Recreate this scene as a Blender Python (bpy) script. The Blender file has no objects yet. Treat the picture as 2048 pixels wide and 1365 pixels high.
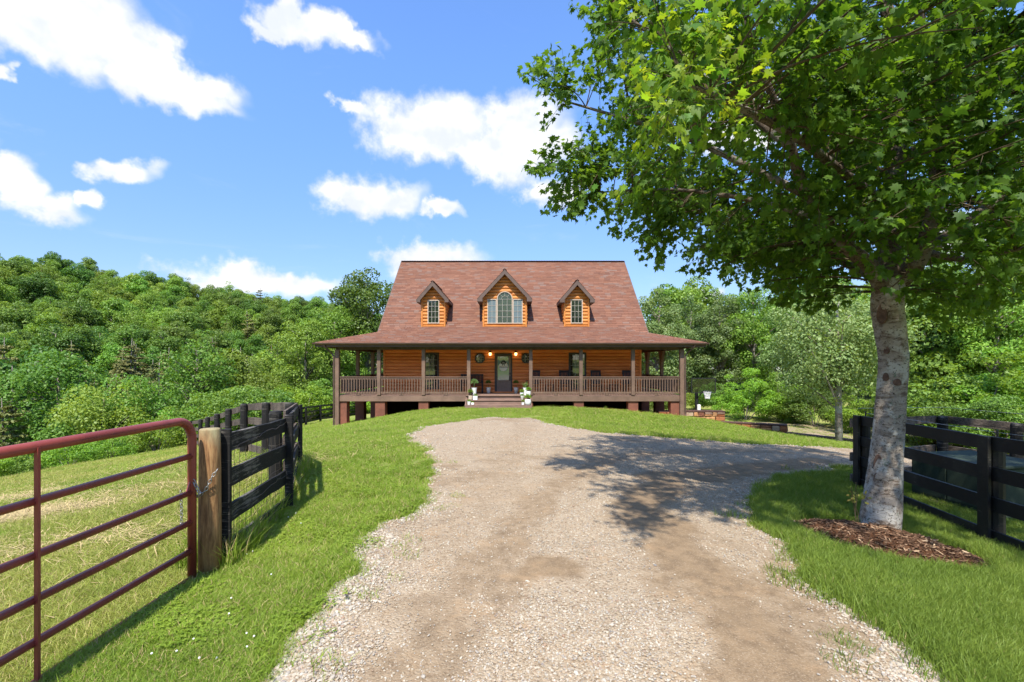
import bpy, bmesh, math, random
import numpy as np
from mathutils import Vector, Matrix, Euler
R = math.radians
rng = np.random.default_rng(7)
random.seed(7)
SC = bpy.context.scene
COL = SC.collection

# ---------------------------------------------------------------- camera, sky, sun, exposure
cam_d = bpy.data.cameras.new('camera'); cam = bpy.data.objects.new('camera', cam_d); COL.objects.link(cam)
cam.location = (0, 0, 1.7); cam.rotation_euler = (R(90), 0, 0)
cam_d.sensor_width = 36; cam_d.lens = 16.0; cam_d.shift_y = 44.5 / 2048
cam_d.clip_start = .05; cam_d.clip_end = 3000
SC.camera = cam

SUN_EL, SUN_AZ = 58.0, 9.0       # light travels towards +y and a little +x
SUN_STRENGTH = 3.5
SKY_STRENGTH = 0.125
EXPOSURE = 1.22
sun_d = bpy.data.lights.new('sun', 'SUN'); sun_d.energy = SUN_STRENGTH; sun_d.angle = R(1.0); sun_d.color = (1, .955, .88)
sun = bpy.data.objects.new('sun', sun_d); COL.objects.link(sun)
_dir = Vector((math.sin(R(SUN_AZ)) * math.cos(R(SUN_EL)), math.cos(R(SUN_AZ)) * math.cos(R(SUN_EL)), -math.sin(R(SUN_EL))))
sun.rotation_euler = _dir.to_track_quat('-Z', 'Y').to_euler(); sun.location = (0, -20, 40)

SC.view_settings.view_transform = 'Standard'; SC.view_settings.look = 'None'
SC.view_settings.exposure = EXPOSURE; SC.view_settings.gamma = 1
SC.view_settings.use_curve_mapping = False
SC.cycles.max_bounces = 7; SC.cycles.diffuse_bounces = 4; SC.cycles.glossy_bounces = 3
SC.cycles.transmission_bounces = 4; SC.cycles.transparent_max_bounces = 8
SC.cycles.use_denoising = True

class NT:
    """small node-tree writer"""
    def __init__(s, tree): s.t = tree; s.n = tree.nodes; s.l = tree.links
    def node(s, typ, **kw):
        n = s.n.new(typ)
        for k, v in kw.items(): setattr(n, k, v)
        return n
    def link(s, a, b): s.l.new(a, b)
    def setin(s, sock, v):
        if isinstance(v, bpy.types.NodeSocket): s.l.new(v, sock)
        elif v is not None:
            try: sock.default_value = v
            except Exception:
                sock.default_value = (v[0], v[1], v[2], 1) if len(v) == 3 else v
    def math(s, op, a, b=None, c=None, clamp=False):
        n = s.node('ShaderNodeMath', operation=op); n.use_clamp = clamp
        s.setin(n.inputs[0], a)
        if b is not None: s.setin(n.inputs[1], b)
        if c is not None: s.setin(n.inputs[2], c)
        return n.outputs[0]
    def vmath(s, op, a, b=None):
        n = s.node('ShaderNodeVectorMath', operation=op)
        s.setin(n.inputs[0], a)
        if b is not None: s.setin(n.inputs[1], b)
        return n.outputs['Value'] if op in ('LENGTH', 'DOT_PRODUCT') else n.outputs[0]
    def mix(s, f, a, b, blend='MIX'):
        n = s.node('ShaderNodeMix', data_type='RGBA', blend_type=blend)
        s.setin(n.inputs[0], f); s.setin(n.inputs[6], a if isinstance(a, bpy.types.NodeSocket) else (*a, 1)); s.setin(n.inputs[7], b if isinstance(b, bpy.types.NodeSocket) else (*b, 1))
        return n.outputs[2]
    def noise(s, scale, detail=4, rough=.55, vec=None, dist=0, dim='3D'):
        n = s.node('ShaderNodeTexNoise', noise_dimensions=dim)
        n.inputs['Scale'].default_value = scale; n.inputs['Detail'].default_value = detail
        n.inputs['Roughness'].default_value = rough; n.inputs['Distortion'].default_value = dist
        if vec is not None: s.setin(n.inputs['Vector'], vec)
        return n.outputs['Fac']
    def smooth(s, x, a, b, c=0, d=1):
        n = s.node('ShaderNodeMapRange', interpolation_type='SMOOTHSTEP')
        s.setin(n.inputs[0], x)
        for i, v in zip((1, 2, 3, 4), (a, b, c, d)): s.setin(n.inputs[i], v)
        return n.outputs[0]
    def ramp(s, f, stops):
        n = s.node('ShaderNodeValToRGB'); e = n.color_ramp.elements
        while len(e) < len(stops): e.new(.5)
        for el, (p, c) in zip(e, stops): el.position = p; el.color = (*c, 1)
        s.setin(n.inputs[0], f); return n.outputs[0]
    def pos(s, kind='Object'): return s.node('ShaderNodeTexCoord').outputs[kind]
    def scaled(s, vec, sc):
        return s.vmath('MULTIPLY', vec, sc)

# world: Nishita sky with cumulus clouds set in it
W = bpy.data.worlds.new('World'); SC.world = W; W.use_nodes = True
w = NT(W.node_tree); w.n.clear()
sky = w.node('ShaderNodeTexSky', sky_type='NISHITA', sun_disc=False)
sky.sun_elevation = R(SUN_EL); sky.sun_rotation = R(180 + SUN_AZ)
sky.air_density = 1.0; sky.dust_density = .6; sky.ozone_density = 1.6
bgsky = w.node('ShaderNodeBackground'); bgsky.inputs[1].default_value = SKY_STRENGTH

dirv = w.vmath('NORMALIZE', w.pos('Generated'))
sep = w.node('ShaderNodeSeparateXYZ'); w.link(dirv, sep.inputs[0])
az = w.math('ARCTAN2', sep.outputs[0], sep.outputs[1]); el = w.math('ARCSINE', sep.outputs[2])
grad = w.mix(w.smooth(el, -.05, .62), (.47, .49, .55), (.74, .95, 1.25))
w.link(w.mix(1.0, sky.outputs[0], grad, 'MULTIPLY'), bgsky.inputs[0])
n1 = w.node('ShaderNodeTexNoise'); n1.inputs['Scale'].default_value = 7; n1.inputs['Detail'].default_value = 3; n1.inputs['Roughness'].default_value = .58
w.link(dirv, n1.inputs['Vector'])
n2 = w.node('ShaderNodeTexNoise'); n2.inputs['Scale'].default_value = 20; n2.inputs['Detail'].default_value = 4.5; n2.inputs['Roughness'].default_value = .62
w.link(dirv, n2.inputs['Vector'])
comb = w.node('ShaderNodeCombineXYZ'); w.link(az, comb.inputs[0]); w.link(el, comb.inputs[1])
warp = w.vmath('ADD', comb.outputs[0], w.vmath('MULTIPLY', w.vmath('SUBTRACT', n1.outputs['Color'], (.5, .5, .5)), (.20, .12, 0)))
warp = w.vmath('ADD', warp, w.vmath('MULTIPLY', w.vmath('SUBTRACT', n2.outputs['Color'], (.5, .5, .5)), (.07, .05, 0)))
CLOUDS = [(90,30,240,115),(60,80,160,75),(250,120,160,70),(370,145,125,48),(300,165,200,36),(560,70,60,22),(620,66,95,40),(690,80,70,25),(10,170,30,30),
 (860,260,150,80),(1050,270,110,90),(1000,310,140,45),(712,228,40,20),(1100,390,75,42),(745,400,110,52),(870,430,50,20),
 (232,330,92,32),(20,360,75,60),(110,410,90,42),(190,395,35,28),(510,558,170,34),(600,560,70,26),(860,524,130,36),(1420,590,30,14),(-150,300,120,60),(1500,250,160,60),(1900,480,140,50)]
acc = None
for (px, py, rx, ry) in CLOUDS:
    u = (px - 1024) / 910; v = (727 - py) / 910
    a = math.atan(u); e_ = math.atan(v / math.hypot(1, u))
    ra = rx / 910 / (1 + u * u); re = ry / 910 / (1 + u * u + v * v) * math.hypot(1, u)
    d = w.vmath('LENGTH', w.vmath('MULTIPLY', w.vmath('SUBTRACT', warp, (a, e_, 0)), (1 / ra, 1 / re, 0)))
    d = w.math('SUBTRACT', 1.0, d)
    acc = d if acc is None else w.math('SMOOTH_MAX', acc, d, .22)
# elsewhere in the sky: the same kind of fair-weather clouds from noise
n3 = w.noise(2.6, 5, .55, w.vmath('MULTIPLY', dirv, (1, 1, 2.2)))
off = w.math('MAXIMUM', w.smooth(w.math('ABSOLUTE', az), .95, 1.15), w.smooth(el, .72, .9))
gen = w.math('SUBTRACT', w.math('MULTIPLY', w.smooth(n3, .52, .72), w.math('MULTIPLY', off, 1.3)), .35)
acc = w.math('MAXIMUM', acc, gen)
dens = w.smooth(w.math('ADD', acc, w.math('MULTIPLY', w.math('SUBTRACT', n2.outputs['Fac'], .5), .75)), -.14, .50)
wisp = w.math('MULTIPLY', w.smooth(w.noise(3.0, 5, .7, w.vmath('MULTIPLY', dirv, (1, 1, 4)), 1.2), .55, .85), .16)
dens = w.math('MAXIMUM', dens, wisp)
dens = w.math('MULTIPLY', dens, w.smooth(el, .0, .06))
cshade = w.smooth(w.math('ADD', w.noise(9, 3, .65, w.vmath('MULTIPLY', dirv, (1, 1, 1.6))), w.math('MULTIPLY', w.math('SUBTRACT', n2.outputs['Fac'], .5), .5)), .32, .62)
ccol = w.mix(cshade, (.64, .68, .76), (.84, .835, .83))
bgc = w.node('ShaderNodeBackground'); w.link(ccol, bgc.inputs[0]); bgc.inputs[1].default_value = .60
mx = w.node('ShaderNodeMixShader'); w.link(dens, mx.inputs[0]); w.link(bgsky.outputs[0], mx.inputs[1]); w.link(bgc.outputs[0], mx.inputs[2])
wo = w.node('ShaderNodeOutputWorld'); w.link(mx.outputs[0], wo.inputs[0])

# ---------------------------------------------------------------- helpers
def tag(o, label=None, cat=None, group=None, kind=None):
    if label: o['label'] = label
    if cat: o['category'] = cat
    if group: o['group'] = group
    if kind: o['kind'] = kind
    return o
def empty(name, loc=(0, 0, 0), rz=0, label=None, cat=None, group=None):
    o = bpy.data.objects.new(name, None); o.location = loc; o.rotation_euler = (0, 0, rz); o.empty_display_size = .1
    COL.objects.link(o); return tag(o, label, cat, group)
def link(name, me, mat=None, parent=None, loc=None, rot=None, scale=None):
    o = bpy.data.objects.new(name, me); COL.objects.link(o)
    if mat is not None and len(me.materials) == 0: me.materials.append(mat)
    if parent: o.parent = parent
    if loc is not None: o.location = loc
    if rot is not None: o.rotation_euler = rot
    if scale is not None: o.scale = scale
    return o
def copy_tree(o, parent=None):
    c = o.copy(); COL.objects.link(c); c.parent = parent
    for ch in list(o.children): copy_tree(ch, c)
    return c
class MB:
    """collects shapes; build() links them as one mesh object"""
    def __init__(s): s.v = []; s.f = []; s.m = []
    def add(s, vs, fs, mi=0):
        b = len(s.v); s.v += [tuple(v) for v in vs]; s.f += [tuple(i + b for i in f) for f in fs]; s.m += [mi] * len(fs)
    def box(s, c, size, rot=None, ch=0.0, mi=0, jit=0):
        hx, hy, hz = size[0] / 2, size[1] / 2, size[2] / 2
        if ch <= 0:
            vs = [Vector((x * hx, y * hy, z * hz)) for x in (-1, 1) for y in (-1, 1) for z in (-1, 1)]
            fs = [(0, 1, 3, 2), (4, 6, 7, 5), (0, 4, 5, 1), (2, 3, 7, 6), (0, 2, 6, 4), (1, 5, 7, 3)]
        else:
            ch = min(ch, hx * .8, hy * .8, hz * .8); vs = []; ix = {}
            for sx in (-1, 1):
                for sy in (-1, 1):
                    for sz in (-1, 1):
                        for k, p in enumerate(((sx * (hx - ch), sy * (hy - ch), sz * hz), (sx * (hx - ch), sy * hy, sz * (hz - ch)), (sx * hx, sy * (hy - ch), sz * (hz - ch)))):
                            ix[(sx, sy, sz, k)] = len(vs); vs.append(Vector(p))
            fs = []
            for sz in (-1, 1): fs.append([ix[(a, b, sz, 0)] for a, b in ((-1, -1), (1, -1), (1, 1), (-1, 1))])
            for sy in (-1, 1): fs.append([ix[(a, sy, b, 1)] for a, b in ((-1, -1), (1, -1), (1, 1), (-1, 1))])
            for sx in (-1, 1): fs.append([ix[(sx, a, b, 2)] for a, b in ((-1, -1), (1, -1), (1, 1), (-1, 1))])
            for sx in (-1, 1):
                for sy in (-1, 1): fs.append([ix[(sx, sy, -1, 1)], ix[(sx, sy, -1, 2)], ix[(sx, sy, 1, 2)], ix[(sx, sy, 1, 1)]])
                for sz in (-1, 1): fs.append([ix[(sx, -1, sz, 0)], ix[(sx, -1, sz, 2)], ix[(sx, 1, sz, 2)], ix[(sx, 1, sz, 0)]])
            for sy in (-1, 1):
                for sz in (-1, 1): fs.append([ix[(-1, sy, sz, 0)], ix[(-1, sy, sz, 1)], ix[(1, sy, sz, 1)], ix[(1, sy, sz, 0)]])
            for sx in (-1, 1):
                for sy in (-1, 1):
                    for sz in (-1, 1): fs.append([ix[(sx, sy, sz, k)] for k in range(3)])
        if jit: vs = [v + Vector([random.uniform(-jit, jit) for _ in range(3)]) for v in vs]
        M = rot.to_matrix() if isinstance(rot, Euler) else (rot if rot is not None else None)
        if M is not None: vs = [M @ v for v in vs]
        c = Vector(c); s.add([v + c for v in vs], fs, mi)
    def beam(s, a, b, wdt, thk, ch=0.0, up=(0, 0, 1), mi=0):
        """rectangular bar from a to b, wdt across (horizontal-ish), thk along 'up'"""
        a = Vector(a); b = Vector(b); d = b - a; L = d.length; x = d.normalized(); u = Vector(up)
        y = u.cross(x)
        if y.length < 1e-4: y = Vector((0, 1, 0)).cross(x)
        y.normalize(); z = x.cross(y)
        s.box((a + b) / 2, (L, wdt, thk), Matrix((x, y, z)).transposed(), ch, mi)
    def tube(s, pts, rad, n=8, cap=True, mi=0, closed=False):
        pts = [Vector(p) for p in pts]; m = len(pts)
        rad = [rad] * m if not hasattr(rad, '__len__') else rad
        b = len(s.v); ref = None
        for i, p in enumerate(pts):
            if closed: t = pts[(i + 1) % m] - pts[i - 1]
            else: t = pts[min(i + 1, m - 1)] - pts[max(i - 1, 0)]
            t.normalize()
            if ref is None:
                ref = Vector((0, 0, 1)) if abs(t.z) < .9 else Vector((1, 0, 0))
            u = (ref - t * ref.dot(t)).normalized(); ref = u; v = t.cross(u)
            for k in range(n):
                a = 2 * math.pi * k / n
                s.v.append(tuple(p + (u * math.cos(a) + v * math.sin(a)) * rad[i]))
        for i in range(m if closed else m - 1):
            for k in range(n):
                j = (i + 1) % m
                s.f.append((b + i * n + k, b + i * n + (k + 1) % n, b + j * n + (k + 1) % n, b + j * n + k)); s.m.append(mi)
        if cap and not closed:
            s.f.append(tuple(b + k for k in reversed(range(n)))); s.f.append(tuple(b + (m - 1) * n + k for k in range(n))); s.m += [mi, mi]
    def lathe(s, c, prof, n=14, mi=0):
        s.tube([(c[0], c[1], c[2] + z) for r, z in prof], [max(r, 1e-4) for r, z in prof], n, True, mi)
    def prism(s, poly, axis, lo, hi, mi=0):
        """polygon in the plane across 'axis', extruded lo..hi. poly coords are the two other axes in order"""
        n = len(poly); vs = []
        for t in (lo, hi):
            for p in poly:
                v = list(p); v.insert(axis, t); vs.append(v)
        fs = [tuple(reversed(range(n))), tuple(range(n, 2 * n))] + [(i, (i + 1) % n, n + (i + 1) % n, n + i) for i in range(n)]
        s.add(vs, fs, mi)
    def mesh(s, name, mats=(), smooth=False):
        me = bpy.data.meshes.new(name); me.from_pydata(s.v, [], s.f)
        for m in mats: me.materials.append(m)
        if any(s.m): me.polygons.foreach_set('material_index', s.m)
        me.validate()
        bm = bmesh.new(); bm.from_mesh(me); bmesh.ops.recalc_face_normals(bm, faces=bm.faces); bm.to_mesh(me); bm.free()
        if smooth:
            me.polygons.foreach_set('use_smooth', [True] * len(me.polygons))
        me.update(); return me
    def build(s, name, mat, parent=None, smooth=False, **kw):
        mats = mat if isinstance(mat, (list, tuple)) else [mat]
        return link(name, s.mesh(name, mats, smooth), None, parent, **kw)
def np_mesh(name, V, Fc, mat=None, mats=None, mi=None, smooth=False):
    """V (n,3); Fc (m,k) all faces of k corners"""
    me = bpy.data.meshes.new(name); m, k = Fc.shape
    me.vertices.add(len(V)); me.vertices.foreach_set('co', np.ascontiguousarray(V, np.float32).ravel())
    me.loops.add(m * k); me.loops.foreach_set('vertex_index', np.ascontiguousarray(Fc, np.int32).ravel())
    me.polygons.add(m); me.polygons.foreach_set('loop_start', np.arange(0, m * k, k, dtype=np.int32))
    try: me.polygons.foreach_set('loop_total', np.full(m, k, np.int32))
    except Exception: pass
    for mm in (mats or ([mat] if mat else [])): me.materials.append(mm)
    if mi is not None: me.polygons.foreach_set('material_index', np.asarray(mi, np.int32))
    if smooth: me.polygons.foreach_set('use_smooth', np.ones(m, bool))
    me.update(calc_edges=True); me.validate(); return me

# ---------------------------------------------------------------- materials
def mat(name, fn, rough=.7, spec=.3, metallic=0.0):
    m = bpy.data.materials.new(name); m.use_nodes = True; t = NT(m.node_tree)
    bs = t.n['Principled BSDF']; bs.inputs['Roughness'].default_value = rough; bs.inputs['Specular IOR Level'].default_value = spec
    bs.inputs['Metallic'].default_value = metallic
    r = fn(t, bs)
    if r is not None: t.setin(bs.inputs['Base Color'], r if isinstance(r, bpy.types.NodeSocket) else (*r, 1))
    return m
def bump(t, bs, h, strength=.3, dist=.01):
    b = t.node('ShaderNodeBump'); b.inputs['Strength'].default_value = strength; b.inputs['Distance'].default_value = dist
    t.setin(b.inputs['Height'], h); t.link(b.outputs[0], bs.inputs['Normal'])
def obj_rand(t): return t.node('ShaderNodeObjectInfo').outputs['Random']
def isl_rand(t): return t.node('ShaderNodeNewGeometry').outputs['Random Per Island']
def wpos(t): return t.node('ShaderNodeNewGeometry').outputs['Position']
def wear(c1, c2, scale=3, stretch=(1, 1, 1), bmp=.3, bd=.01, var=.25, fine=40):
    def fn(t, bs):
        p = t.scaled(wpos(t), stretch)
        a = t.noise(scale, 6, .62, p); b = t.noise(fine, 4, .6, p)
        c = t.mix(t.smooth(a, .3, .7), c1, c2)
        v = t.math('ADD', t.math('MULTIPLY', obj_rand(t), var), t.math('ADD', t.math('MULTIPLY', b, .5), 1 - var / 2 - .25))
        hs = t.node('ShaderNodeHueSaturation'); t.link(c, hs.inputs['Color']); t.link(v, hs.inputs['Value'])
        bump(t, bs, t.math('ADD', b, a), bmp, bd)
        return hs.outputs[0]
    return fn
def plain(c, rough=.5):
    def fn(t, bs):
        p = wpos(t); a = t.noise(9, 5, .6, p); b = t.noise(90, 3, .6, p)
        bump(t, bs, b, .1, .003)
        return t.mix(t.smooth(a, .3, .75), tuple(x * .86 for x in c), tuple(min(1, x * 1.08) for x in c))
    return fn
M = {}
M['stained_log'] = mat('stained_log', wear((.80, .27, .075), (.66, .19, .05), 2.2, (.5, 1, 3), .35, .006, .28, 26), .5, .35)
M['dormer_log'] = mat('dormer_log', wear((.56, .22, .045), (.46, .155, .03), 2.0, (.6, 1, 3), .3, .006, .14, 26), .5, .35)
M['brown_wood'] = mat('brown_wood', wear((.20, .125, .085), (.14, .088, .06), 2.5, (1, 1, 1), .3, .006, .2, 30), .62)
M['deck_wood'] = mat('deck_wood', wear((.235, .145, .105), (.155, .098, .072), 1.8, (1, 3, 3), .4, .006, .3, 30), .65)
M['fascia_wood'] = mat('fascia_wood', wear((.13, .088, .068), (.10, .067, .052), 2.5, (1, 1, 1), .25, .005, .1, 40), .6)
M['gutter_metal'] = mat('gutter_metal', wear((.10, .06, .045), (.075, .045, .035), 2.5, (1, 1, 1), .1, .003, .05, 40), .35, .5)
M['pier_block'] = mat('pier_block', wear((.22, .085, .052), (.155, .062, .04), 3, (1, 1, 1), .4, .008, .1, 22), .85, .2)
M['pine_ceiling'] = mat('pine_ceiling', wear((.60, .32, .13), (.50, .25, .09), 3), .6)  # mostly unseen; tone set bright to bounce light onto the porch wall
M['soffit'] = mat('soffit', wear((.12, .08, .055), (.065, .045, .036), 2.5, (1, 1, 1), .1, .003, .05, 40), .7)
M['door_paint'] = mat('door_paint', plain((.24, .165, .125)), .45, .4)
M['dark_frame'] = mat('dark_frame', plain((.06, .052, .045)), .5, .4)
M['tan_frame'] = mat('tan_frame', plain((.50, .40, .30)), .5, .4)
M['muntin'] = mat('muntin', plain((.46, .42, .35)), .5, .4)
M['black_iron'] = mat('black_iron', plain((.012, .012, .013)), .45, .5)
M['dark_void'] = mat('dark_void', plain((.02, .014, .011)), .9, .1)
M['chair_wood'] = mat('chair_wood', wear((.035, .024, .022), (.022, .016, .015), 6, (1, 1, 1), .2, .004, .2, 40), .55)
M['table_wood'] = mat('table_wood', wear((.07, .035, .022), (.045, .022, .015), 6, (1, 1, 1), .2, .004, .2, 40), .55)
M['white_pot'] = mat('white_pot', plain((.82, .80, .76)), .45, .4)
M['grey_pot'] = mat('grey_pot', plain((.62, .58, .50)), .45, .4)
M['tan_pot'] = mat('tan_pot', plain((.52, .40, .29)), .75, .2)
M['potting_soil'] = mat('potting_soil', wear((.03, .02, .012), (.05, .035, .02), 30), .95, .05)
M['white_paint'] = mat('white_paint', plain((.75, .73, .68)), .5, .4)
M['net_white'] = mat('net_white', plain((.8, .8, .78)), .8, .1)
def f_fence(t, bs):
    p = t.pos(); a = t.noise(1.7, 6, .65, p); g = t.noise(11, 7, .75, t.scaled(p, (.35, .35, 5)), .3)
    peel = t.smooth(t.math('ADD', t.math('MULTIPLY', a, .55), t.math('MULTIPLY', g, .6)), .60, .70)
    bump(t, bs, g, .7, .008)
    return t.mix(peel, (.014, .013, .012), (.17, .15, .125))
M['weathered_black'] = mat('weathered_black', f_fence, .8, .25)
def f_fence2(t, bs):
    p = wpos(t); a = t.noise(1.2, 6, .65, p); g = t.noise(9, 6, .7, t.scaled(p, (1, 1, 5)), .4)
    bump(t, bs, g, .35, .006)
    c = t.mix(t.smooth(a, .45, .75), (.009, .0085, .0085), (.03, .028, .024))
    return t.mix(t.smooth(t.math('ADD', g, t.math('MULTIPLY', a, .4)), .82, .95), c, (.11, .095, .07))
M['black_fence'] = mat('black_fence', f_fence2, .55, .3)
def f_oldrail(t, bs):
    p = wpos(t); a = t.noise(2.4, 6, .65, p); g = t.noise(24, 6, .7, t.scaled(p, (1, 1, 4)), .4)
    bump(t, bs, g, .5, .008)
    return t.mix(t.smooth(t.math('ADD', g, t.math('MULTIPLY', a, .5)), .6, .95), (.045, .036, .030), (.20, .155, .12))
M['old_rail'] = mat('old_rail', f_oldrail, .85, .15)
def f_post(t, bs):
    p = t.pos(); g = t.noise(7, 6, .65, t.scaled(p, (6, 6, .7)), .9); k = t.noise(1.6, 4, .6, t.scaled(p, (5, 5, 1.6)))
    c = t.ramp(t.math('ADD', t.math('MULTIPLY', g, .6), t.math('MULTIPLY', k, .4)), [(.32, (.07, .035, .015)), (.45, (.20, .10, .042)), (.56, (.34, .19, .08)), (.72, (.44, .28, .13))])
    sz = t.node('ShaderNodeSeparateXYZ'); t.link(t.pos(), sz.inputs[0])
    top = t.smooth(t.math('ADD', sz.outputs[2], t.math('MULTIPLY', k, .5)), 1.25, 1.50)
    bump(t, bs, g, .45, .008)
    return t.mix(t.math('MULTIPLY', top, .8), c, (.30, .29, .16))
M['treated_pine'] = mat('treated_pine', f_post, .75, .2)
def f_gate(t, bs):
    p = wpos(t); a = t.noise(3, 6, .6, p); b = t.noise(60, 4, .65, p)
    bump(t, bs, b, .15, .003)
    c = t.mix(t.smooth(a, .35, .7), (.26, .052, .040), (.17, .034, .027))
    return t.mix(t.smooth(t.math('ADD', b, t.math('MULTIPLY', a, .3)), .80, .92), c, (.23, .10, .07))
M['red_paint'] = mat('red_paint', f_gate, .38, .45)
M['galvanised'] = mat('galvanised', plain((.35, .34, .32)), .4, .5, .7)
M['wire'] = mat('wire', plain((.09, .075, .06)), .5, .4, .5)
M['utility_green'] = mat('utility_green', wear((.045, .062, .042), (.030, .043, .031), 3, (1, 1, 1), .1, .003, .1, 50), .75, .15)
M['utility_pad'] = mat('utility_pad', wear((.20, .16, .12), (.13, .10, .08), 5), .9, .1)
M['yellow_decal'] = mat('yellow_decal', plain((.75, .42, .03)), .5)
def f_shingle(t, bs):
    r = isl_rand(t); o = obj_rand(t); q = t.math('FRACT', t.math('ADD', t.math('MULTIPLY', r, 7.3), t.math('MULTIPLY', o, 5.1)))
    p = wpos(t); b = t.noise(110, 3, .7, p); a = t.noise(.7, 4, .6, p)
    c = t.ramp(q, [(0, (.205, .102, .072)), (.25, (.25, .128, .090)), (.45, (.19, .102, .078)), (.6, (.275, .148, .105)), (.75, (.225, .117, .083)), (.9, (.23, .16, .135)), (1, (.265, .130, .085))])
    v = t.math('ADD', t.math('MULTIPLY', b, .4), t.math('MULTIPLY', a, .35)); v = t.math('ADD', v, .68)
    hs = t.node('ShaderNodeHueSaturation'); t.link(c, hs.inputs['Color']); t.link(v, hs.inputs['Value'])
    bump(t, bs, b, .5, .004); return t.mix(1.0, hs.outputs[0], (.745, .69, .635), 'MULTIPLY')
M['shingle'] = mat('shingle', f_shingle, .95, .05)
M['ridge_cap'] = mat('ridge_cap', wear((.09, .045, .035), (.06, .035, .03), 8), .9, .15)
def f_glass(tint, rough=.03):
    def fn(t, bs):
        bs.inputs['Coat Weight'].default_value = 1; bs.inputs['Coat IOR'].default_value = 2.1; bs.inputs['Coat Roughness'].default_value = .01
        n = t.noise(1.3, 3, .5, wpos(t))
        b = t.node('ShaderNodeBump'); b.inputs['Strength'].default_value = .05; b.inputs['Distance'].default_value = .05
        t.link(n, b.inputs['Height']); t.link(b.outputs[0], bs.inputs['Coat Normal'])
        return tint
    return fn
M['window_glass'] = mat('window_glass', f_glass((.018, .022, .018)), .1, .8)
M['curtain_glass'] = mat('curtain_glass', f_glass((.15, .19, .20)), .25, .8)
M['blind_glass'] = mat('blind_glass', f_glass((.06, .075, .055)), .25, .8)
M['frosted_glass'] = mat('frosted_glass', f_glass((.13, .22, .19)), .25, .8)
def f_emit(c, s):
    def fn(t, bs):
        bs.inputs['Emission Color'].default_value = (*c, 1); bs.inputs['Emission Strength'].default_value = s
        return c
    return fn
M['lamp_glow'] = mat('lamp_glow', f_emit((1, .62, .20), 2.4), .4)
def f_stone(t, bs):
    p = wpos(t); a = t.noise(6, 6, .65, p); b = t.noise(40, 4, .7, p); r = obj_rand(t)
    c = t.ramp(r, [(0, (.30, .10, .04)), (.25, (.40, .17, .07)), (.45, (.22, .09, .055)), (.65, (.50, .26, .11)), (.82, (.20, .11, .08)), (1, (.48, .36, .24))])
    bump(t, bs, t.math('ADD', a, b), .6, .02)
    return t.mix(t.smooth(a, .4, .7), c, t.mix(.5, c, (.12, .05, .03)))
M['field_stone'] = mat('field_stone', f_stone, .85, .2)
M['wall_cap'] = mat('wall_cap', wear((.10, .05, .038), (.07, .038, .03), 7), .85, .2)
M['red_clay'] = mat('red_clay', wear((.42, .14, .05), (.32, .11, .045), 4, fine=18), .95, .05)

def leaf_mat(name, c1, c2, c3, trans=.35, rough=.5, spec=.35, obj_var=.5):
    m = bpy.data.materials.new(name); m.use_nodes = True; t = NT(m.node_tree); bs = t.n['Principled BSDF']
    r = isl_rand(t); o = obj_rand(t)
    q = t.math('FRACT', t.math('ADD', t.math('MULTIPLY', r, 5.7), t.math('MULTIPLY', o, 3.3)))
    big = t.noise(.45, 3, .6, wpos(t))
    q = t.math('ADD', t.math('MULTIPLY', q, .6), t.math('SUBTRACT', t.math('MULTIPLY', big, .9), .22), clamp=True)
    LF = (1.42, 1.40, 1.25); c1, c2, c3 = [tuple(min(.8, a * b) for a, b in zip(c, LF)) for c in (c1, c2, c3)]
    c = t.ramp(q, [(0, c1), (.5, c2), (1, c3)])
    hs = t.node('ShaderNodeHueSaturation'); t.link(c, hs.inputs['Color'])
    t.link(t.math('ADD', 1 - obj_var / 2, t.math('MULTIPLY', o, obj_var)), hs.inputs['Value'])
    t.link(t.math('ADD', .487, t.math('MULTIPLY', t.math('FRACT', t.math('MULTIPLY', o, 9.7)), .045)), hs.inputs['Hue'])
    t.link(hs.outputs[0], bs.inputs['Base Color']); bs.inputs['Roughness'].default_value = rough; bs.inputs['Specular IOR Level'].default_value = spec
    tr = t.node('ShaderNodeBsdfTranslucent'); t.link(t.mix(1.0, hs.outputs[0], (1.5, 1.35, .5), 'MULTIPLY'), tr.inputs[0])
    mxs = t.node('ShaderNodeMixShader'); mxs.inputs[0].default_value = trans
    t.link(bs.outputs[0], mxs.inputs[1]); t.link(tr.outputs[0], mxs.inputs[2]); t.link(mxs.outputs[0], t.n['Material Output'].inputs[0])
    return m
LEAF = {
 'mid': leaf_mat('leaf_mid', (.065, .115, .014), (.125, .20, .026), (.20, .27, .042)),
 'dark': leaf_mat('leaf_dark', (.045, .085, .014), (.085, .145, .022), (.13, .20, .032)),
 'light': leaf_mat('leaf_light', (.075, .13, .022), (.13, .20, .032), (.20, .27, .048), .4),
 'bright': leaf_mat('leaf_bright', (.075, .15, .014), (.145, .24, .024), (.235, .32, .038), .4),
 'pine': leaf_mat('leaf_pine', (.070, .085, .025), (.13, .14, .048), (.19, .19, .075), .15, .6, .2),
 'grey': leaf_mat('leaf_grey', (.070, .115, .035), (.13, .19, .06), (.22, .27, .12), .35),
 'maple': leaf_mat('leaf_maple', (.048, .10, .014), (.085, .165, .022), (.15, .24, .034), .55, .5, .22, .5),
 'maple_young': leaf_mat('leaf_maple_young', (.10, .19, .018), (.15, .25, .025), (.22, .30, .03), .55, .5, .22, .5),
}
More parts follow.
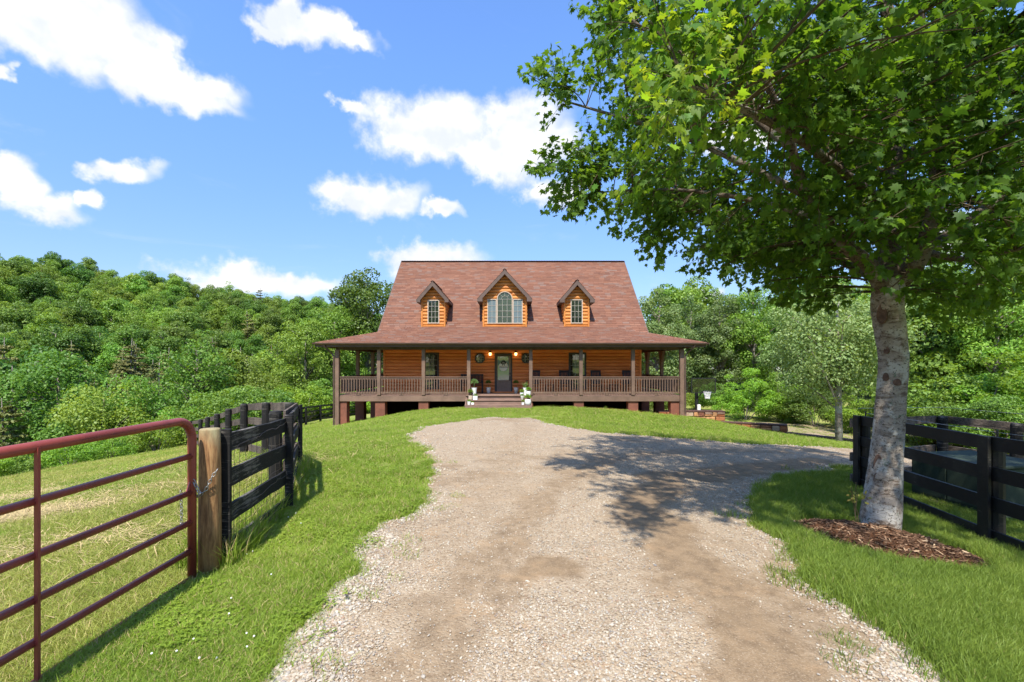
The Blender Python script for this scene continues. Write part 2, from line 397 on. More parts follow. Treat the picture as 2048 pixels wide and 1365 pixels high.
def f_bark(base, dark, lichen, sc=1.0):
    def fn(t, bs):
        p = wpos(t); a = t.noise(4 * sc, 7, .65, p, .3); b = t.noise(26 * sc, 6, .7, t.scaled(p, (1, 1, 1.8)), .5); h = t.noise(8 * sc, 7, .75, t.scaled(p, (.8, .8, 2.2)), .9)
        c = t.mix(t.smooth(h, .36, .56), dark, base)
        c = t.mix(t.smooth(a, .48, .58), c, lichen)
        c = t.mix(t.smooth(b, .57, .63), c, tuple(x * .30 for x in dark))
        c = t.mix(t.smooth(t.noise(34 * sc, 4, .7, p), .60, .66), c, (.045, .04, .032))
        c = t.mix(t.smooth(t.noise(17 * sc, 5, .7, p), .62, .68), c, (.13, .17, .12))
        bump(t, bs, t.math('ADD', b, h), .75, .016)
        return c
    return fn
M['maple_bark'] = mat('maple_bark', f_bark((.31, .265, .215), (.125, .09, .065), (.41, .385, .335)), .9, .1)
M['grey_bark'] = mat('grey_bark', f_bark((.20, .165, .13), (.09, .065, .045), (.27, .25, .21)), .9, .1)
M['branch_scar'] = mat('branch_scar', wear((.15, .095, .068), (.085, .05, .038), 18, fine=50), .85, .1)
M['twig'] = mat('twig', plain((.085, .065, .038)), .8, .1)

# ---------------------------------------------------------------- terrain
F = 910.0; HZ = 727.0; CX = 1024.0; CAMZ = 1.7
def ux(px, Y): return (px - CX) / F * Y
def uz(py, Y): return CAMZ + (HZ - py) / F * Y

CP = np.array([
 (0,0,0),(0,-6,0.15),(-6,-6,.15),(8,-6,-.1),(0,4,0),(0,10,-.1),(0,14,-.22),(0,18,-.37),(0,21.5,-.43),(-2,21.5,-.43),(2.5,21.5,-.43),(0,25,-.5),
 (-2.4,3.6,0),(-2.4,0,.03),(-3,5.8,-.04),(-3.6,7.5,-.11),(-4.9,9,-.25),(-6.2,10.5,-.42),(-7.7,12.3,-.72),(-9.4,14.5,-1.1),
 (-11.4,17,-1.5),(-13.4,19.5,-1.9),(-17,15,-2.15),(-4,14,-.35),(-5.5,18,-.65),(-5,2,-.15),(-7,5,-.5),(-10,8,-.95),(-14,10,-1.6),(-20,10,-2.6),(-12,3,-1.0),
 (-4.4,21.8,-.55),(-6.4,21.8,-.94),(-8.3,21.8,-1.34),(-11,24,-1.8),(-8.3,28,-1.7),(-15,33,-2.6),(-14,27,-2.35),(-15.5,36,-2.8),(-12,42,-2.95),(-6,33,-2.2),(0,33,-1.6),(-8,55,-3.4),
 (4.5,21.6,-.47),(6.3,21.7,-.66),(8.2,21.8,-.84),(10.2,21.8,-1.2),(12,20,-1.48),(10.3,17,-1.02),(12.2,17,-1.28),(13.3,18,-1.5),(15,16.5,-1.6),(22,12,-1.6),(6,25,-.8),
 (4.45,5.5,-.3),(5.5,5.2,-.42),(5.8,7.7,-.46),(8.7,9,-.55),(9.2,8,-.6),(7,6,-.5),(9.2,12.6,-.78),(5,13,-.5),(3,10,-.25),(2.2,3,-.04),(3.5,3,-.15),(5,2,-.3),(10,4,-.6),(15,8,-1.0),(13,13,-1.1),
 (6,18,-.72),(8,19.5,-.86),(0,60,-3),(20,60,-3.5),
], float)
def _U(r2): return 0.5 * r2 * np.log(r2 + 1e-9)
_n = len(CP)
_K = _U(((CP[:, None, :2] - CP[None, :, :2]) ** 2).sum(-1)) + np.eye(_n) * 1.5
_P = np.hstack([np.ones((_n, 1)), CP[:, :2]])
_A = np.vstack([np.hstack([_K, _P]), np.hstack([_P.T, np.zeros((3, 3))])])
_W = np.linalg.solve(_A, np.concatenate([CP[:, 2], np.zeros(3)]))
def tps(X, Y):
    out = np.full(X.shape, _W[_n]) + _W[_n + 1] * X + _W[_n + 2] * Y
    for i in range(_n):
        out = out + _W[i] * _U((X - CP[i, 0]) ** 2 + (Y - CP[i, 1]) ** 2)
    return out
def sstep(a, b, x):
    t = np.clip((x - a) / (b - a), 0, 1); return t * t * (3 - 2 * t)
def seg_sdf(poly, X, Y):
    """signed distance to an open polyline (positive to its left)"""
    best = np.full(X.shape, 1e9); sg = np.ones(X.shape)
    for (x0, y0), (x1, y1) in zip(poly[:-1], poly[1:]):
        dx, dy = x1 - x0, y1 - y0; L = dx * dx + dy * dy
        t = np.clip(((X - x0) * dx + (Y - y0) * dy) / L, 0, 1)
        d = np.hypot(X - x0 - t * dx, Y - y0 - t * dy)
        s = np.where(dx * (Y - y0) - dy * (X - x0) > 0, 1.0, -1.0)
        m = d < best - 1e-6
        best = np.where(m, d, best); sg = np.where(m, s, sg)
    return best * sg
EDGE = [(-40,-20),(-26,0),(-19.5,10),(-17,15),(-14.8,20),(-15,28),(-15.5,36),(-11,48),(-4,60),(30,75)]   # edge of the mown field
CREST = [(8.9,60),(8.9,26),(9.3,22.6),(10.35,22.15),(12.2,20.3),(14.8,18.0),(22,13.5),(40,10)]            # top of the bank right of the house
def height(X, Y):
    X = np.asarray(X, float); Y = np.asarray(Y, float)
    Xc = np.clip(X, -24, 26); Yc = np.clip(Y, -8, 62)
    z = np.clip(tps(Xc, Yc), -4.2, .6)
    # lower court on the right
    c = seg_sdf(CREST, X, Y)
    low = -2.9 + .012 * np.clip(Y - 40, 0, 100) + .05 * np.clip(np.hypot(X - 14, Y - 30) - 25, 0, 80)
    z = z + (low - z) * sstep(0.0, 2.2, c) * (X > 8.0)
    # valley and wooded hills on the left and behind
    d = np.clip(seg_sdf(EDGE, X, Y), 0, 400)
    drop = -9.0 * sstep(0, 26, d)
    hill = 38 * np.exp(-(((X + 178) / 78) ** 2 + ((Y - 165) / 95) ** 2)) + 22 * np.exp(-(((X + 75) / 62) ** 2 + ((Y - 205) / 60) ** 2))
    far = sstep(15, 60, d)
    z = z + drop + hill * far
    # rises behind the camera
    z = z + .05 * np.clip(-8 - Y, 0, 60)
    return z
def ground_at(px, py, lo=1.5, hi=60):
    """point of the ground seen at a pixel of the photograph"""
    Y = np.linspace(lo, hi, 4000); X = ux(px, Y)
    dz = uz(py, Y) - height(X, Y)
    i = int(np.argmax(dz < 0))
    return float(X[i]), float(Y[i])
def hz(x, y): return float(height(np.array(x), np.array(y)))
DRIVE_L = [(-1.55, -7), (-1.45, 1.0)] + [ground_at(*p) for p in [(505,1365),(585,1262),(690,1170),(760,1085),(812,1030),(850,985),(880,955),(868,925),(838,898),(822,876),(836,858),(930,842),(985,836),(1060,838),(1105,850),(1200,866),(1350,879),(1500,889),(1690,897)]]
_a = ground_at(1690, 897); _b = ground_at(1690, 940)
DRIVE_R = [(20.5, 12.2), (20.5, 9.6)] + [ground_at(*p) for p in [(1830,950),(1690,938),(1600,953),(1545,972),(1512,995),(1512,1025),(1545,1078),(1592,1130),(1655,1180),(1775,1250),(1860,1310),(1915,1365)]] + [(2.35, 1.0), (2.5, -7)]
DRIVE = np.array(DRIVE_L + DRIVE_R)
def poly_sdf(P, X, Y):
    """positive inside the closed polygon"""
    d = np.full(X.shape, 1e9); inside = np.zeros(X.shape, bool); n = len(P)
    for i in range(n):
        x0, y0 = P[i]; x1, y1 = P[(i + 1) % n]; dx, dy = x1 - x0, y1 - y0; L = dx * dx + dy * dy + 1e-12
        t = np.clip(((X - x0) * dx + (Y - y0) * dy) / L, 0, 1)
        d = np.minimum(d, np.hypot(X - x0 - t * dx, Y - y0 - t * dy))
        if y0 != y1:
            c = ((y0 > Y) != (y1 > Y)) & (X < dx * (Y - y0) / dy + x0); inside ^= c
    return np.where(inside, d, -d)
def vnoise(X, Y, s, seed=0):
    """smooth value noise in numpy"""
    def hsh(i, j):
        v = np.sin(i * 127.1 + j * 311.7 + seed * 74.7) * 43758.5453; return v - np.floor(v)
    x = X / s; y = Y / s; i = np.floor(x); j = np.floor(y); fx = x - i; fy = y - j
    fx = fx * fx * (3 - 2 * fx); fy = fy * fy * (3 - 2 * fy)
    return (hsh(i, j) * (1 - fx) + hsh(i + 1, j) * fx) * (1 - fy) + (hsh(i, j + 1) * (1 - fx) + hsh(i + 1, j + 1) * fx) * fy
def drive_d(X, Y):
    s = poly_sdf(DRIVE, X, Y)
    return s + (vnoise(X, Y, .9, 1) - .5) * .34 + (vnoise(X, Y, .28, 2) - .5) * .22 + (vnoise(X, Y, .09, 3) - .5) * .1
# wheel tracks: packed dirt with few stones, followed on the ground
def G(*pts): return [ground_at(*p) for p in pts]
TRACKS = [(G((1640,925),(1500,940),(1330,960),(1290,1010),(1350,1080),(1430,1170),(1540,1290),(1580,1364)), .36, 1.15),
          (G((1560,905),(1400,905),(1230,915),(1130,960),(1050,1040),(960,1150),(870,1260),(840,1364)), .28, .75),
          (G((1050,850),(1010,920),(960,1010),(880,1130)), .28, .35),
          (G((1090,1140),(1120,1150)), .20, 1.2)]
def dirt_at(X, Y):
    out = np.zeros(X.shape)
    for pl, wd, amt in TRACKS:
        d = np.abs(seg_sdf(pl, X, Y))
        out = np.maximum(out, amt * (1 - sstep(wd * .4, wd * 1.6, d + (vnoise(X, Y, .35, 9) - .5) * .45)))
    out = np.maximum(out, .75 * sstep(.52, .78, vnoise(X, Y, 1.7, 12) * .6 + vnoise(X, Y, .5, 13) * .4))
    return out

# ---------------------------------------------------------------- ground
def axis(a, b, fine, outer, g=1.09):
    c = list(np.arange(a, b, fine)); s = fine; x = c[-1]
    while x < outer[1]: s = min(s * g, 14); x += s; c.append(x)
    s = fine; x = a; lo = []
    while x > outer[0]: s = min(s * g, 14); x -= s; lo.append(x)
    return np.array(lo[::-1] + c)
gx = axis(-26, 26, .30, (-420, 420)); gy = axis(-4, 44, .30, (-160, 560))
GX, GY = np.meshgrid(gx, gy); GZ = height(GX, GY) + (vnoise(GX, GY, .7, 5) - .5) * .03
ins = poly_sdf(DRIVE, GX, GY) > 0
nx, ny = len(gx), len(gy)
ii = (np.arange(ny - 1)[:, None] * nx + np.arange(nx - 1)[None, :]).ravel()
def f_ground(t, bs):
    at = t.node('ShaderNodeVertexColor', layer_name='zone'); s = t.node('ShaderNodeSeparateColor'); t.link(at.outputs[0], s.inputs[0])
    p = wpos(t); a = t.noise(.5, 6, .6, p); b = t.noise(3.5, 6, .65, p); c = t.noise(45, 5, .75, p)
    g = t.mix(t.smooth(b, .35, .7), (.12, .18, .026), (.19, .235, .045))
    g = t.mix(t.smooth(a, .45, .7), g, (.27, .26, .09))
    yel = t.mix(t.smooth(b, .4, .65), (.21, .22, .06), (.33, .26, .12))
    g = t.mix(t.math('MULTIPLY', s.outputs[0], t.smooth(t.math('ADD', a, t.math('MULTIPLY', b, .5)), .55, .9)), g, yel)
    g = t.mix(t.smooth(t.math('ADD', c, t.math('MULTIPLY', b, .4)), .78, .95), g, (.34, .27, .15))
    g = t.mix(s.outputs[1], g, (.035, .045, .012))
    g = t.mix(s.outputs[2], g, t.mix(b, (.40, .13, .05), (.30, .13, .06)))
    v = t.node('ShaderNodeHueSaturation'); t.link(g, v.inputs['Color']); t.link(t.math('ADD', .75, t.math('MULTIPLY', c, .9)), v.inputs['Value'])
    bump(t, bs, t.math('ADD', c, b), .8, .05)
    return v.outputs[0]
M['lawn'] = mat('lawn', f_ground, .95, .05)
me = np_mesh('ground', np.stack([GX.ravel(), GY.ravel(), GZ.ravel()], 1), np.stack([ii, ii + 1, ii + 1 + nx, ii + nx], 1), M['lawn'], smooth=True)
ca = me.color_attributes.new('zone', 'FLOAT_COLOR', 'POINT')
dE = seg_sdf(EDGE, GX, GY); PADDOCK = [(-2.5, -20), (-2.45, 3.6), (-3.0, 5.8), (-3.6, 7.6), (-4.9, 9.1), (-6.2, 10.6), (-7.7, 12.4), (-9.4, 14.6), (-11.4, 17.1), (-13.4, 19.7)]
pad = seg_sdf(PADDOCK, GX, GY)
zr = np.clip(sstep(-.2, .4, pad) * (GX < -2) * (dE < 3) + .35, 0, 1)
zg = np.clip(sstep(1.5, 4, dE) + sstep(46, 54, GY), 0, 1)
under = (GX > -8.1) & (GX < 8.6) & (GY > 22.0) & (GY < 34)
zb = np.where(under, 1.0, 0) + .9 * np.exp(-((GY - 21.9) / .35) ** 2) * (GX > 4) * (GX < 8.6)
zb = np.maximum(zb, sstep(.3, .8, seg_sdf(CREST, GX, GY)) * (1 - sstep(2, 2.8, seg_sdf(CREST, GX, GY))) * (GX > 8.8) * .8)
ca.data.foreach_set('color', np.stack([zr, zg, np.clip(zb, 0, 1), np.ones_like(zr)], -1).astype(np.float32).ravel())
tag(link('ground', me), kind='structure')

# gravel driveway: its own sheet, sinking under the turf at its ragged edge
st = .06
dx = np.arange(-2.6, 9.0, st); dy = np.arange(-1.0, 19.6, st)
def drive_patch(xs, ys, name):
    X, Y = np.meshgrid(xs, ys); D = drive_d(X, Y)
    Z = height(X, Y) + np.clip(D * .25, -.05, .016) + (vnoise(X, Y, .7, 5) - .5) * .03 + (vnoise(X, Y, .13, 6) - .5) * .008 + .006
    keep = (D > -.12); n_x = len(xs)
    k = keep[:-1, :-1] | keep[1:, 1:] | keep[1:, :-1] | keep[:-1, 1:]
    idx = (np.arange(len(ys) - 1)[:, None] * n_x + np.arange(n_x - 1)[None, :])[k]
    F4 = np.stack([idx, idx + 1, idx + 1 + n_x, idx + n_x], 1)
    used = np.unique(F4); rem = np.zeros(X.size, int); rem[used] = np.arange(len(used))
    V = np.stack([X.ravel(), Y.ravel(), Z.ravel()], 1)[used]
    return V, rem[F4], D.ravel()[used], dirt_at(X, Y).ravel()[used]
def f_drive(t, bs):
    at = t.node('ShaderNodeVertexColor', layer_name='zone'); s = t.node('ShaderNodeSeparateColor'); t.link(at.outputs[0], s.inputs[0])
    p = wpos(t)
    v = t.node('ShaderNodeTexVoronoi'); v.inputs['Scale'].default_value = 55; t.link(p, v.inputs['Vector']); v.inputs['Randomness'].default_value = 1
    v2 = t.node('ShaderNodeTexVoronoi'); v2.inputs['Scale'].default_value = 120; t.link(p, v2.inputs['Vector'])
    sc_ = t.node('ShaderNodeSeparateColor'); t.link(v.outputs['Color'], sc_.inputs[0])
    sc2 = t.node('ShaderNodeSeparateColor'); t.link(v2.outputs['Color'], sc2.inputs[0])
    q = t.math('ADD', t.math('MULTIPLY', sc_.outputs[0], .6), t.math('MULTIPLY', sc2.outputs[0], .4))
    grav = t.ramp(q, [(.1, (.20, .145, .10)), (.3, (.34, .26, .18)), (.55, (.43, .34, .245)), (.75, (.36, .29, .22)), (.95, (.54, .46, .36))])
    a = t.noise(.9, 6, .6, p); b = t.noise(7, 6, .7, p); c = t.noise(80, 4, .7, p)
    dirt = t.mix(t.smooth(b, .35, .7), (.27, .19, .118), (.17, .118, .075))
    dirt = t.mix(t.smooth(c, .5, .7), dirt, (.36, .28, .20))
    f = t.math('ADD', t.math('MULTIPLY', s.outputs[0], 1.0), t.math('MULTIPLY', t.math('SUBTRACT', b, .5), 1.2), clamp=True)
    col = t.mix(t.math('MULTIPLY', f, .95), grav, dirt)
    col = t.mix(t.math('MULTIPLY', t.smooth(t.noise(2.2, 6, .7, p), .52, .68), .45), col, (.40, .27, .16))
    h = t.math('SUBTRACT', 1.0, v.outputs['Distance']); h2 = t.math('SUBTRACT', 1.0, v2.outputs['Distance'])
    hh = t.math('ADD', t.math('MULTIPLY', h, t.math('SUBTRACT', 1.0, t.math('MULTIPLY', f, .7))), t.math('ADD', t.math('MULTIPLY', h2, .35), t.math('MULTIPLY', c, .4)))
    bump(t, bs, hh, .9, .012)
    return t.mix(1.0, col, (.90, .88, .815), 'MULTIPLY')
M['gravel_bed'] = mat('gravel_bed', f_drive, .95, .08)
V, Fc, Dd, Dt = drive_patch(dx, dy, 'driveway')
# coarser continuation to the right and behind the camera
V2, F2, D2, T2 = drive_patch(np.arange(9.0 - .06, 20.6, .2), np.arange(8, 14.5, .2), 'x'); V3, F3, D3, T3 = drive_patch(np.arange(-2.6, 3.2, .2), np.arange(-7, -.9, .2), 'x')
V2[:, 2] -= .003; V3[:, 2] -= .003
Va = np.vstack([V, V2, V3]); Fa = np.vstack([Fc, F2 + len(V), F3 + len(V) + len(V2)]); Ta = np.concatenate([Dt, T2, T3])
me = np_mesh('driveway', Va, Fa, M['gravel_bed'], smooth=True)
ca = me.color_attributes.new('zone', 'FLOAT_COLOR', 'POINT'); ca.data.foreach_set('color', np.stack([Ta, Ta * 0, Ta * 0, Ta * 0 + 1], -1).astype(np.float32).ravel())
tag(link('driveway', me), kind='structure')
# lower gravel drive beyond the stone walls
LOW = np.array([(10.5, 24), (13, 22.6), (16.5, 20.5), (28, 17), (34, 24), (30, 31), (20, 35.5), (12, 36), (9.5, 32)])
xs = np.arange(9, 35, .4); ys = np.arange(16, 37, .4); X, Y = np.meshgrid(xs, ys); D = poly_sdf(LOW, X, Y) + (vnoise(X, Y, 1.5, 4) - .5)
Z = height(X, Y) + np.clip(D * .2, -.1, .03); n_x = len(xs); idx = (np.arange(len(ys) - 1)[:, None] * n_x + np.arange(n_x - 1)[None, :])[(D > -.5)[:-1, :-1]]
me = np_mesh('gravel_path', np.stack([X.ravel(), Y.ravel(), Z.ravel()], 1), np.stack([idx, idx + 1, idx + 1 + n_x, idx + n_x], 1), M['gravel_bed'], smooth=True)
ca = me.color_attributes.new('zone', 'FLOAT_COLOR', 'POINT'); ca.data.foreach_set('color', np.tile(np.array([.2, 0, 0, 1], np.float32), X.size))
tag(link('gravel_path', me), kind='structure')

# ---------------------------------------------------------------- scattered stuff (geometry nodes)
def scatter(name, pts, rot, scl, idx, protos, kind='stuff'):
    """one object whose points carry instances of the prototype meshes"""
    me = bpy.data.meshes.new(name); me.vertices.add(len(pts)); me.vertices.foreach_set('co', np.ascontiguousarray(pts, np.float32).ravel())
    for nm, typ, arr in (('rot', 'FLOAT_VECTOR', rot), ('scl', 'FLOAT_VECTOR', scl)):
        a = me.attributes.new(nm, typ, 'POINT'); a.data.foreach_set('vector', np.ascontiguousarray(arr, np.float32).ravel())
    a = me.attributes.new('idx', 'INT', 'POINT'); a.data.foreach_set('value', np.ascontiguousarray(idx, np.int32))
    o = bpy.data.objects.new(name, me); COL.objects.link(o)
    ng = bpy.data.node_groups.new(name, 'GeometryNodeTree')
    ng.interface.new_socket('Geometry', in_out='INPUT', socket_type='NodeSocketGeometry'); ng.interface.new_socket('Geometry', in_out='OUTPUT', socket_type='NodeSocketGeometry')
    n = ng.nodes; l = ng.links; gi = n.new('NodeGroupInput'); go = n.new('NodeGroupOutput')
    jn = n.new('GeometryNodeJoinGeometry')
    for pr in reversed(protos):
        oi = n.new('GeometryNodeObjectInfo'); oi.inputs['Object'].default_value = pr; oi.inputs['As Instance'].default_value = True
        l.new(oi.outputs['Geometry'], jn.inputs[0])
    ip = n.new('GeometryNodeInstanceOnPoints'); ip.inputs['Pick Instance'].default_value = True
    l.new(gi.outputs[0], ip.inputs['Points']); l.new(jn.outputs[0], ip.inputs['Instance'])
    def na(nm, typ):
        k = n.new('GeometryNodeInputNamedAttribute'); k.data_type = typ; k.inputs['Name'].default_value = nm; return k.outputs[0]
    l.new(na('idx', 'INT'), ip.inputs['Instance Index']); l.new(na('scl', 'FLOAT_VECTOR'), ip.inputs['Scale'])
    try:
        e2r = n.new('FunctionNodeEulerToRotation'); l.new(na('rot', 'FLOAT_VECTOR'), e2r.inputs[0]); l.new(e2r.outputs[0], ip.inputs['Rotation'])
    except Exception: l.new(na('rot', 'FLOAT_VECTOR'), ip.inputs['Rotation'])
    l.new(ip.outputs[0], go.inputs[0])
    m = o.modifiers.new('scatter', 'NODES'); m.node_group = ng
    o['kind'] = kind
    return o
def proto(name, me):
    return bpy.data.objects.new(name, me)       # prototype only: never linked to the scene

# stones
ROCK = []
f_r = lambda t, bs: (bump(t, bs, t.noise(180, 3, .6, wpos(t)), .3, .003), t.ramp(obj_rand(t), [(0, (.25, .19, .125)), (.2, (.35, .285, .20)), (.45, (.42, .36, .275)), (.62, (.28, .245, .205)), (.8, (.50, .445, .35)), (.95, (.30, .20, .13)), (1, (.21, .195, .18))]))[1]
M['gravel_stone'] = mat('gravel_stone', f_r, .85, .2)
for k in range(6):
    bm = bmesh.new(); bmesh.ops.create_icosphere(bm, subdivisions=1, radius=1)
    for v in bm.verts:
        v.co = Vector((v.co.x * random.uniform(.75, 1.25), v.co.y * random.uniform(.6, 1.0), v.co.z * random.uniform(.45, .75)))
    me = bpy.data.meshes.new('stone'); bm.to_mesh(me); bm.free(); me.materials.append(M['gravel_stone']); ROCK.append(proto('stone', me))
def sample_ground(n, ylo, yhi, xfun, power=2.0):
    """points thick near the camera, thinning with distance, over the part of the ground in front of it"""
    u = rng.random(n)
    Y = (ylo ** (1 - power) + u * (yhi ** (1 - power) - ylo ** (1 - power))) ** (1 / (1 - power)) if power != 1 else ylo * (yhi / ylo) ** u
    X = (rng.random(n) * 2 - 1) * (1.16 * Y + .4)
    return X, Y
X, Y = sample_ground(430000, 2.2, 17, None, 1.35)
D = drive_d(X, Y); dirt = dirt_at(X, Y)
edge = np.exp(-(np.clip(D, 0, 9) / .30) ** 2)
prob = np.where(D > -.03, .42 * (1 - np.clip(dirt * 1.1, 0, 1)) + .5 * edge, np.where(D > -.22, .10, 0)) * np.where(X > 0, 1.0, .9)
prob *= .35 + .9 * sstep(.3, .7, vnoise(X, Y, .6, 21))
sel = rng.random(len(X)) < prob * .8
X, Y, D, edge = X[sel], Y[sel], D[sel], edge[sel]; n = len(X)
s = (.0038 + .0066 * rng.random(n) ** 2.2) * (1 + .8 * edge) * (1 + np.clip(Y - 4, 0, 8) * .10)
big = rng.random(n) < .006; s[big] *= 1.9
Z = height(X, Y) + np.clip(D * .25, -.05, .016) + (vnoise(X, Y, .7, 5) - .5) * .03 + .008 + s * .18
scatter('gravel', np.stack([X, Y, Z], 1), np.stack([rng.normal(0, .25, n), rng.normal(0, .25, n), rng.random(n) * 6.28], 1), np.stack([s] * 3, 1), rng.integers(0, 6, n), ROCK)

# grass
def blade_tuft(n, h, spread, wid, mats, lean=.5, seed=0, seedheads=0):
    r = np.random.default_rng(seed); V = []; Fq = []; mi = []
    for i in range(n):
        a = r.random() * 6.283; rr = spread * math.sqrt(r.random()); x, y = rr * math.cos(a), rr * math.sin(a)
        hh = h * (.45 + .75 * r.random()); la = r.random() * 6.283; ln = lean * (.2 + r.random()) * hh; cx, cy = math.cos(la), math.sin(la)
        wa = r.random() * 3.14; wx_, wy_ = math.cos(wa) * wid, math.sin(wa) * wid
        b = len(V)
        V += [(x - wx_, y - wy_, -.01), (x + wx_, y + wy_, -.01), (x + cx * ln * .3 + wx_ * .8, y + cy * ln * .3 + wy_ * .8, hh * .6), (x + cx * ln * .3 - wx_ * .8, y + cy * ln * .3 - wy_ * .8, hh * .6), (x + cx * ln + wx_ * .12, y + cy * ln + wy_ * .12, hh * .98), (x + cx * ln - wx_ * .12, y + cy * ln - wy_ * .12, hh * .98)]
        Fq += [(b, b + 1, b + 2, b + 3), (b + 3, b + 2, b + 4, b + 5)]; k = 1 if r.random() < (.035 if seed >= 40 else .08) else 0; mi += [k, k]
    return np_mesh('grass_tuft', np.array(V), np.array(Fq), mats=mats, mi=mi)
def grass_mat(name, a, b, c):
    m = bpy.data.materials.new(name); m.use_nodes = True; t = NT(m.node_tree); bs = t.n['Principled BSDF']
    r = isl_rand(t); big = t.noise(.6, 4, .6, wpos(t)); mid_ = t.noise(3.2, 4, .6, wpos(t))
    q = t.math('ADD', t.math('MULTIPLY', r, .45), t.math('ADD', t.math('MULTIPLY', t.math('SUBTRACT', big, .3), .9), t.math('MULTIPLY', t.math('SUBTRACT', mid_, .5), .5)), clamp=True)
    col = t.ramp(q, [(0, a), (.5, b), (1, c)])
    t.link(col, bs.inputs['Base Color']); bs.inputs['Roughness'].default_value = .55; bs.inputs['Specular IOR Level'].default_value = .3
    tr = t.node('ShaderNodeBsdfTranslucent'); t.link(t.mix(1.0, col, (1.3, 1.2, .6), 'MULTIPLY'), tr.inputs[0])
    ms = t.node('ShaderNodeMixShader'); ms.inputs[0].default_value = .35
    t.link(bs.outputs[0], ms.inputs[1]); t.link(tr.outputs[0], ms.inputs[2]); t.link(ms.outputs[0], t.n['Material Output'].inputs[0]); return m
GR = grass_mat('grass_green', (.13, .22, .020), (.25, .35, .036), (.42, .47, .09))
GRY = grass_mat('grass_field', (.19, .26, .036), (.35, .38, .075), (.57, .50, .19))
STRAW = mat('straw', lambda t, bs: t.mix(isl_rand(t), (.48, .36, .17), (.34, .26, .12)), .8, .2)
GT = [proto('tuft', blade_tuft(46, .060, .10, .0022, [GR, STRAW], 1.1, k)) for k in range(3)] + \
     [proto('tuft', blade_tuft(40, .055, .11, .0022, [GRY, STRAW], 1.2, 10 + k)) for k in range(3)] + \
     [proto('tuft', blade_tuft(34, .26, .07, .0030, [GR, STRAW], .55, 20 + k)) for k in range(2)]
GRS = grass_mat('grass_shade', (.115, .185, .026), (.20, .28, .040), (.34, .385, .075))  # darker greens: the maple's dappled shade is put into this grass colour
def clover(seed):
    r = np.random.default_rng(seed); V = []; T = []
    for i in range(26):
        a = r.random() * 6.283; rr = .11 * math.sqrt(r.random()); x, y, z = rr * math.cos(a), rr * math.sin(a), .02 + .045 * r.random(); ph = r.random() * 6.28
        for j in range(3):
            an = ph + j * 2.094; c, s_ = math.cos(an), math.sin(an); b = len(V); L = .017
            V += [(x, y, z), (x + c * L * .6 - s_ * L * .5, y + s_ * L * .6 + c * L * .5, z + .004), (x + c * L * 1.15, y + s_ * L * 1.15, z - .001), (x + c * L * .6 + s_ * L * .5, y + s_ * L * .6 - c * L * .5, z + .004)]
            T.append((b, b + 1, b + 2, b + 3))
    return np_mesh('clover', np.array(V), np.array(T), GR)
GT += [proto('clover', clover(k)) for k in range(2)]
GT += [proto('tuft', blade_tuft(44, .075, .10, .0024, [GRS, STRAW], .8, 40 + k)) for k in range(3)]
X, Y = sample_ground(215000, 2.0, 34, None, 1.2)
D = drive_d(X, Y); E = seg_sdf(EDGE, X, Y); P_ = seg_sdf(PADDOCK, X, Y) * (X < -1.5) - 9 * (X >= -1.5)
HOUSE = (X > -8.2) & (X < 8.2) & (Y > 21.85)
_a, _b = (X - 3.98) * .9135 - (Y - 4.88) * .4067, (X - 3.98) * .4067 + (Y - 4.88) * .9135
MU = (_a / .90) ** 2 + (_b / .70) ** 2 < 1 + (vnoise(X, Y, .3, 8) - .5) * .5
CR = seg_sdf(CREST, X, Y)
thin = sstep(.30, .62, vnoise(X, Y, .8, 30) * .5 + vnoise(X, Y, .25, 31) * .5)
near_edge = (D > -1.1) & (Y > 4)
prob = np.where(D < -.06, 1.0, np.where(D < .0, .5, np.where(D < .12, .05, np.where(D < .5, .004, 0.0))))
prob = np.where(near_edge & (D < 0), .25 + .75 * thin, prob)
ok = (rng.random(len(X)) < prob) & (E < 1.5) & ~HOUSE & ~MU & ((CR < .2) | (CR > 4) | (X < 8.5))
ok &= ~((X > 3.5) & (X < 8.6) & (Y > 21.45))
ok &= ~((vnoise(X, Y, 1.1, 70) * .55 + vnoise(X, Y, .35, 71) * .45 > .66) & (rng.random(len(X)) < .75) & (Y > 6))
X, Y, P_, D, E = X[ok], Y[ok], P_[ok], D[ok], E[ok]; n = len(X)
field = P_ > 0
idx = np.where(field, 3 + rng.integers(0, 3, n), rng.integers(0, 3, n))
cl = ~field & (X < 0) & (Y < 8) & (rng.random(n) < .16 * (vnoise(X, Y, .4, 40) > .45)); idx[cl] = 8 + rng.integers(0, 2, cl.sum())
mixg = field & (vnoise(X, Y, 1.3, 33) > .68) & (rng.random(n) < .7); idx[mixg] = rng.integers(0, 3, mixg.sum())
shady = (X > 1.6) & (Y < 13) & (rng.random(n) < .8); idx[shady] = 10 + rng.integers(0, 3, shady.sum())
pd = np.abs(seg_sdf(PADDOCK, X, Y))
tall = (pd < .22) & (Y > 3.7) & (Y < 9) & (rng.random(n) < .16); idx[tall] = 6 + rng.integers(0, 2, tall.sum())
s = (.75 + .5 * rng.random(n)) * (1 + np.clip(Y - 5, 0, 40) * .035)
sz = s * np.where(X > 1.6, 1.3, .95) * (1 - .021 * np.clip(Y - 4, 0, 30)); s = np.where((idx == 8) | (idx == 9), s * .75, s)
Z = height(X, Y) + (vnoise(X, Y, .7, 5) - .5) * .03
scatter('grass', np.stack([X, Y, Z], 1), np.stack([rng.normal(0, .12, n), rng.normal(0, .12, n), rng.random(n) * 6.28], 1), np.stack([s, s, sz], 1), idx, GT)

